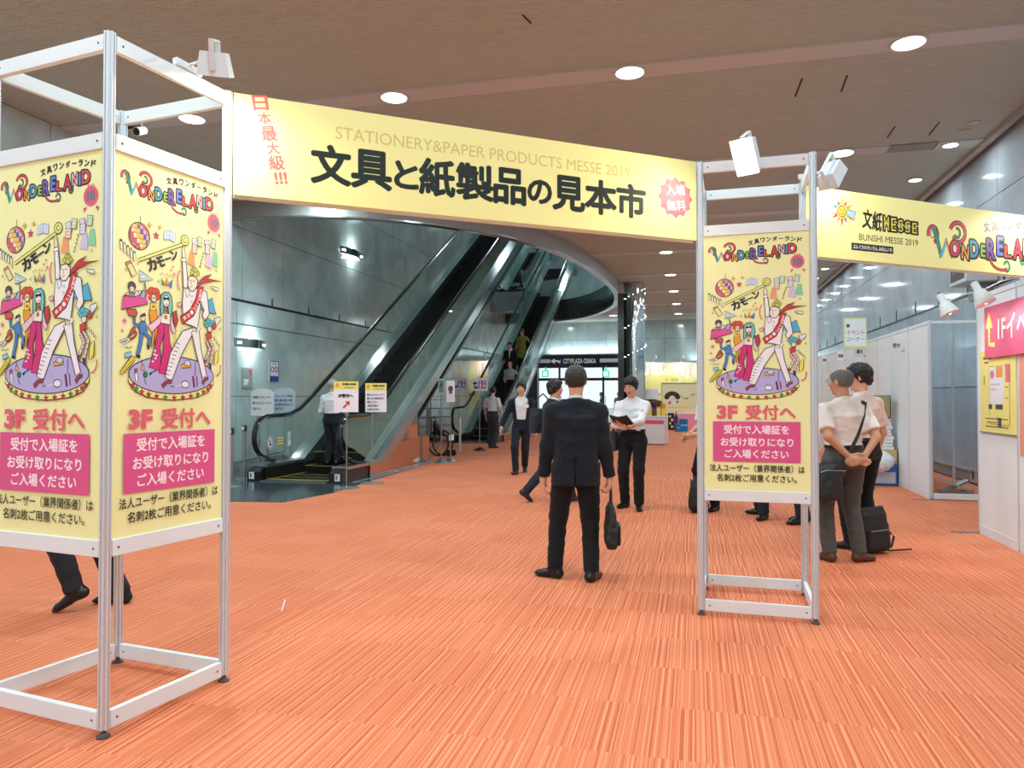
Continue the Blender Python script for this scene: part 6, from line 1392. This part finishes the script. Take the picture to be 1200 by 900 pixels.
# 1 man in black suit, seen from behind, bag in right hand
p = at(675, 679)
b, J = person('person', p, camhead(-4), 'man in black suit seen from behind with a soft black bag, largest figure', 1.69, .009,
    dict(lh=(-.265, .03, .80), rh=(.272, .03, .80), lf=(-.17, .04, .085), rf=(.12, -.05, .085), ltoe=(-62, 0), rtoe=(22, 0), pelvis=(-.0, 0, .925), twist=-2, head=(-8, -4, 0),
         rhd=((0.02, .05, -1), (-1, .1, 0), (0, 1, 0), 62), lhd=((0, .1, -1), (1, .2, 0), (0, 1, 0), 40)), top='jacket', topm=NAVY, botm=BLACKT, hair='short', hairm=M('hair_black_greying', (.03, .03, .03), .5, noise=.6, nscale=60, bump=.4, bscale=90), build=1.08, hem=.76)
rh = J['rh']
t = soft_bag('briefcase', (rh.x+.01, rh.y, rh.z-.56), .37, .10, .36, BAGM, 'soft black briefcase hanging from the hand of the man in black suit', R(camhead(-4)+90), 3)
MB().tube([(-.07, 0, .35), (-.055, .0, .46), (0, 0, .49), (.055, 0, .46), (.07, 0, .35)], .009, 6).build('handle', BAGM, t)
# 2 man reading a booklet
p = at(742, 596)
b, J = person('person', p, camhead(158), 'man in white shirt reading a small black booklet', 1.70, .009,
    dict(lh=(.06, .36, 1.10), rh=(.0, .30, 1.07), lep=(-1, -.4, -.2), rep=(1, -.5, -.3), lf=(-.10, .10, .085), rf=(.12, -.06, .085), lkp=(-.1, 1, 0), head=(-10, -24, 0), lean=(0, .02), ltoe=(-10, 0), rtoe=(18, 0),
         rhd=((-.8, .6, 0), (0, .2, 1), (0, .5, .8), 30), lhd=((.9, .3, 0.1), (0, -.2, 1), (0, .8, .4), 38)), top='shirt', sleeve='long', topm=SHIRT, botm=BLACKT, hair='full')
Mx = J['M']; t = empty('booklet', Mx @ V((.06, .42, 1.145)), R(camhead(158)-12), 'small open booklet with black cover held by the man in white shirt', 'book')
MB().cbox((-.065, 0, 0), (.13, .012, .19), (R(-55), R(12), 0)).build('cover', BLK, t); MB().cbox((.065, 0, .0), (.13, .012, .19), (R(-55), R(-12), 0)).build('cover', BLK, t); MB().cbox((-.06, -.010, .007), (.115, .006, .175), (R(-55), R(12), 0)).cbox((.06, -.010, .007), (.115, .006, .175), (R(-55), R(-12), 0)).build('pages', M('paper_white'), t)
t = empty('shoulder_bag', Mx @ V((.235, -.02, .74)), R(camhead(158)), 'navy shoulder bag worn by the man reading the booklet', 'bag')
MB().rbox((0, 0, .13), (.09, .34, .27), .03).build('body', M('bag_navy', (.02, .028, .05), .6), t); MB().tube([(0, -.12, .25), (-.03, -.07, .45), (-.075, -.03, .62), (-.075, .03, .69), (-.055, .09, .60), (-.02, .12, .42), (0, .12, .25)], .014, 6, flat=.4).build('strap', M('bag_navy'), t)
# 3 walker behind the suit
p = at(646, 588)
b, J = person('person', p, camhead(-72), 'dark haired person in dark top striding behind the black suit, face in profile', 1.70, .010,
    dict(lf=(-.09, -.34, .15), rf=(.08, .27, .085), ltoe=(0, -38), rtoe=(0, 8), pelvis=(0, 0, .90), lean=(0, .02), lh=(-.22, .16, .84), rh=(.26, -.20, .86), head=(0, -3, 0)), top='jacket', topm=NAVY2, botm=M('jeans_dark', (.018, .025, .045), .85), hair='full', shoem=M('sneaker_dark', (.03, .03, .035), .6))
Mx = J['M']; t = empty('tote_bag', Mx @ V((-.28, -.04, .93)), R(camhead(-72)), 'large dark shoulder bag carried by the striding person', 'bag')
f = Field([-.14, -.26, -.05], [.14, .26, .42], .01); f.loft([(0, 0, .0, .07, .20, 0), (0, 0, .15, .085, .21, 0), (0, 0, .34, .05, .18, 0)], k=.02, p=3); f.wrinkle(.007, .08, .08, .08, 5); link('body', f.mesh('body', M('bag_navy')), t)
MB().tube([(0, -.14, .33), (.04, -.08, .48), (.07, 0, .55), (.04, .08, .48), (0, .14, .33)], .011, 6).build('strap', M('bag_navy'), t)
MB().box(-.13, .12, .2, .2, 0, 0)
# 4 young man walking to the camera
p = at(611, 555)
b, J = person('person', p, camhead(172), 'young man in navy blazer with white name badge walking towards the camera', 1.74, .010,
    dict(lf=(-.03, -.27, .13), rf=(.08, .20, .085), ltoe=(-5, -30), rtoe=(10, 6), pelvis=(0, 0, .90), rh=(.34, .20, .86), lh=(-.26, -.10, .80), head=(-2, -6, 0), buttoned=False, twist=6), top='jacket', topm=NAVY, botm=NAVY2, hair='full', build=.94, hem=.80)
f_ = J['fwd']; c_ = J['che_l']; sd = J['side']; q = V(c_+f_*.142*J['s']-sd*.09+np.array([0, 0, -.02]))
MB().cbox((q.x, q.y, q.z), (.095, .006, .065)).build('name_badge', M('badge_white', (.85, .85, .86), .4), b); q2 = q+V((.0, 0, .075)); MB().cbox((q2.x, q2.y, q2.z), (.09, .012, .018), (0, .3, 0)).build('pocket_square', M('pale_pink', (.7, .6, .6), .6), b)
# 5 man with white short-sleeved shirt at the second escalator, from behind
p = at(577, 525)
person('person', p, camhead(-28), 'man in white short-sleeved shirt seen from behind, stepping to the far escalator', 1.72, .011,
    dict(lf=(-.10, .06, .085), rf=(.10, -.08, .085), lh=(-.30, .16, .86), rh=(.33, .03, .82), lep=(-1, -.4, 0), head=(18, -8, 0)), topm=M('shirt_lilac', (.68, .70, .82), .85), botm=SLATE, hair='short')
# 6 elderly man riding up the first escalator
q = C0+ray(389, 500)*(12.7/ray(389, 500).y)
person('person', V((q.x, 12.7, .15)), 4, 'grey-haired man in white long-sleeved shirt riding up the first escalator', 1.62, .011,
    dict(lh=(-.20, .25, .98), rh=(.20, .28, .98), lf=(-.09, .0, .085), rf=(.10, .02, .085), head=(-10, -6, 0)), sleeve='long', topm=SHIRT, botm=NAVY2, hair='short', hairm=HAIRS, build=1.02)
# 7 riders on the second escalator
def on_e2(px, y): d = ray(px, 420); x = (d.x/d.y)*y; return V((max(-7.1, min(-6.35, x)), y, (math.floor((y-23.3)/.4)*.4+.2)*SL+.03))
person('person', on_e2(598, 26.4), 182, 'man in dark jacket and open white collar riding down the far escalator', 1.70, .013, dict(lf=(-.1, 0, .085), rf=(.1, 0, .085), rh=(.2, .2, 1.0), head=(0, -8, 0)), top='jacket', topm=BLACKT, botm=BLACKT, hair='full', detail=True)
person('person', on_e2(612, 27.6), 178, 'woman in yellow patterned dress riding down the far escalator behind two men', 1.60, .013, dict(lh=(-.42, .22, 1.0), rh=(.2, .2, .9), head=(0, -8, 0)), top='dress', sleeve='long', topm=M('dress_yellow', hexc('8a8a3a'), .8, noise=.6, nscale=16), botm=BLACKT, hair='woman')
person('person', on_e2(603, 25.2), 180, 'balding man in grey-green shirt riding down at the front of the group', 1.62, .013, dict(lh=(-.36, .12, .95), rh=(.15, .22, .98), head=(0, -14, 0)), topm=SHIRTG, botm=BLACKT, hair='bald', hairm=HAIRG, build=1.1, sleeve='long')
# 8 legs behind the near tower
p = at(117, 712)
person('person', p, camhead(98), 'person walking behind the near tower, only dark trousers and shoes in sight', 1.72, .010, dict(rf=(.09, -.10, .085), lf=(-.08, .13, .15), rtoe=(0, 0), ltoe=(0, -28), pelvis=(0, 0, .91), lean=(0, .03), lh=(-.3, .2, .85), rh=(.3, -.15, .85)), top='jacket', topm=NAVY, botm=M('dark_denim', (.016, .022, .032), .85), hair='short', shoem=LEATH)
# 9 group behind the right tower
p = at(832, 597)
b, J = person('person', p, camhead(108), 'man in white shirt and dark strap half hidden by the right tower\'s left post', 1.70, .010, dict(lh=(-.08, .25, .98), rh=(.10, .27, .95), lep=(-1, -.6, -.3), lf=(-.12, 0, .085), rf=(.12, .02, .085), rtoe=(30, 0), ltoe=(-30, 0)), topm=SHIRT, botm=BLACKT, hair='short', glasses=True)
p = at(812, 600)
t = soft_bag('backpack', (p.x+.05, p.y, 0), .30, .20, .44, BAGM, 'black backpack standing on the carpet beside the half hidden man', YAW+R(70), 6, tilt=(0, 6))
MB().tube([(-.14, .06, .40), (-.23, .05, .34), (-.27, .04, .2), (-.22, .04, .08), (-.14, .04, .04)], .015, 6, flat=.5).build('shoulder_strap', BAGM, t)
p = at(893, 606)
person('person', p, camhead(120), 'person in dark trousers behind the single-poster tower, left black shoe forward', 1.72, .010, dict(lf=(-.13, .12, .085), rf=(.13, -.12, .085), ltoe=(-16, 0), rtoe=(60, 0)), topm=SHIRT, sleeve='long', botm=M('dark_denim'), hair='short')
p = at(946, 613)
person('person', p, camhead(84), 'person with black hair in white shirt partly behind the right tower post, facing the group', 1.66, .010, dict(lf=(-.12, .10, .085), rf=(.10, .0, .085), lh=(-.2, .1, .85), head=(4, 0, 0)), topm=SHIRT, sleeve='long', botm=M('dark_denim'), hair='full')
# 10 older man with hands behind back
p = at(990, 658)
b, J = person('person', p, camhead(8), 'older balding man in pale shirt and grey trousers, hands clasped behind his back', 1.69, .009,
    dict(lh=(-.06, -.19, .935), rh=(.045, -.205, .925), lep=(-1, -.25, .1), rep=(1, -.25, .1), lf=(-.13, .03, .085), rf=(.12, -.03, .085), ltoe=(-6, 0), rtoe=(78, 0), head=(26, -4, 0),
         lhd=((.8, -.1, -.25), (0, -1, 0), (0, 0, 1), 30), rhd=((-.8, -.15, -.2), (0, 1, 0), (0, 0, 1), 45)), sleeve='short', topm=SHIRTP, botm=GREYT, hair='bald', hairm=HAIRG, shoem=LEATHB, build=1.06, glasses=True, skin=SKIN2)
Mx = J['M']; s_ = J['s']; ch = J['che_l']
P = [(.155, -.02, ch[2]+.115), (.145, -.10, ch[2]+.10), (.10, -.150, ch[2]), (.03, -.160, ch[2]-.17), (-.06, -.155, ch[2]-.34), (-.17, -.12, ch[2]-.50)]
t = empty('shoulder_bag', Mx @ V((0, 0, 0)), R(camhead(8)), 'black shoulder bag at the left hip of the older man', 'bag'); MB().tube(P, .018, 6, flat=.3, up=Vector((.4, .2, 1))).build('strap', BAGM, t)
f = Field([-.42, -.28, .52], [-.08, .18, .90], .009); f.loft([(-.22, -.06, .56, .09, .15, .2), (-.23, -.06, .62, .105, .165, .2), (-.22, -.06, .80, .085, .155, .2), (-.21, -.06, .86, .04, .14, .2)], k=.02, p=3.5); f.wrinkle(.006, .07, .07, .07, 9); link('body', f.mesh('body', BAGM), t)
MB().tube([(-.335, -.19, .80), (-.30, -.225, .82), (-.14, -.235, .815)], .004, 5).build('zip', GP, t)
# 11 young man beyond him
p = at(1013, 644)
b, J = person('person', p, camhead(28), 'young black-haired man in pinkish shirt standing beyond the older man', 1.75, .009, dict(lf=(-.12, .05, .085), rf=(.10, -.04, .085), rtoe=(40, 0), head=(38, -8, 0), rh=(.27, .08, .84), lh=(-.2, .2, .95)), topm=SHIRTP, botm=BLACKT, hair='full', build=1.0)
p = at(1023, 648)
t = soft_bag('backpack', (p.x, p.y, 0), .30, .17, .42, BAGM, 'upright black rucksack on the carpet beside the young man\'s feet', YAW+R(12), 8, tilt=(0, -3))
MB().tube([(.14, .0, .10), (.20, 0, .17), (.23, 0, .13), (.20, 0, .04), (.14, 0, .02)], .010, 6).build('side_loop', BAGM, t); MB().tube([(.15, -.02, .012), (.30, -.03, .008), (.38, -.04, .006)], .008, 5).build('strap_end', BAGM, t)
# far figures beyond the glass doors
for i, (px, yb, hd_, lab, tm) in enumerate(((705, 40.5, 90, 'distant person in dark clothes beyond the glass doors, arm stretched out', BLACKT), (652, 36.5, 0, 'distant person in white shirt near the glass doors, left of the suited man\'s head', SHIRT), (725, 41, 180, 'distant person in grey beyond the glass doors beside the mirrored column', GREYT))):
    d = ray(px, 470); x = d.x/d.y*yb; person('person', V((x, yb, 0 if yb < 38 else -.02)), hd_, lab, 1.70, .02, dict(rh=(.3, .3, 1.1) if i == 0 else (.27, .02, .8)), topm=tm, botm=BLACKT, hair='full', detail=False)
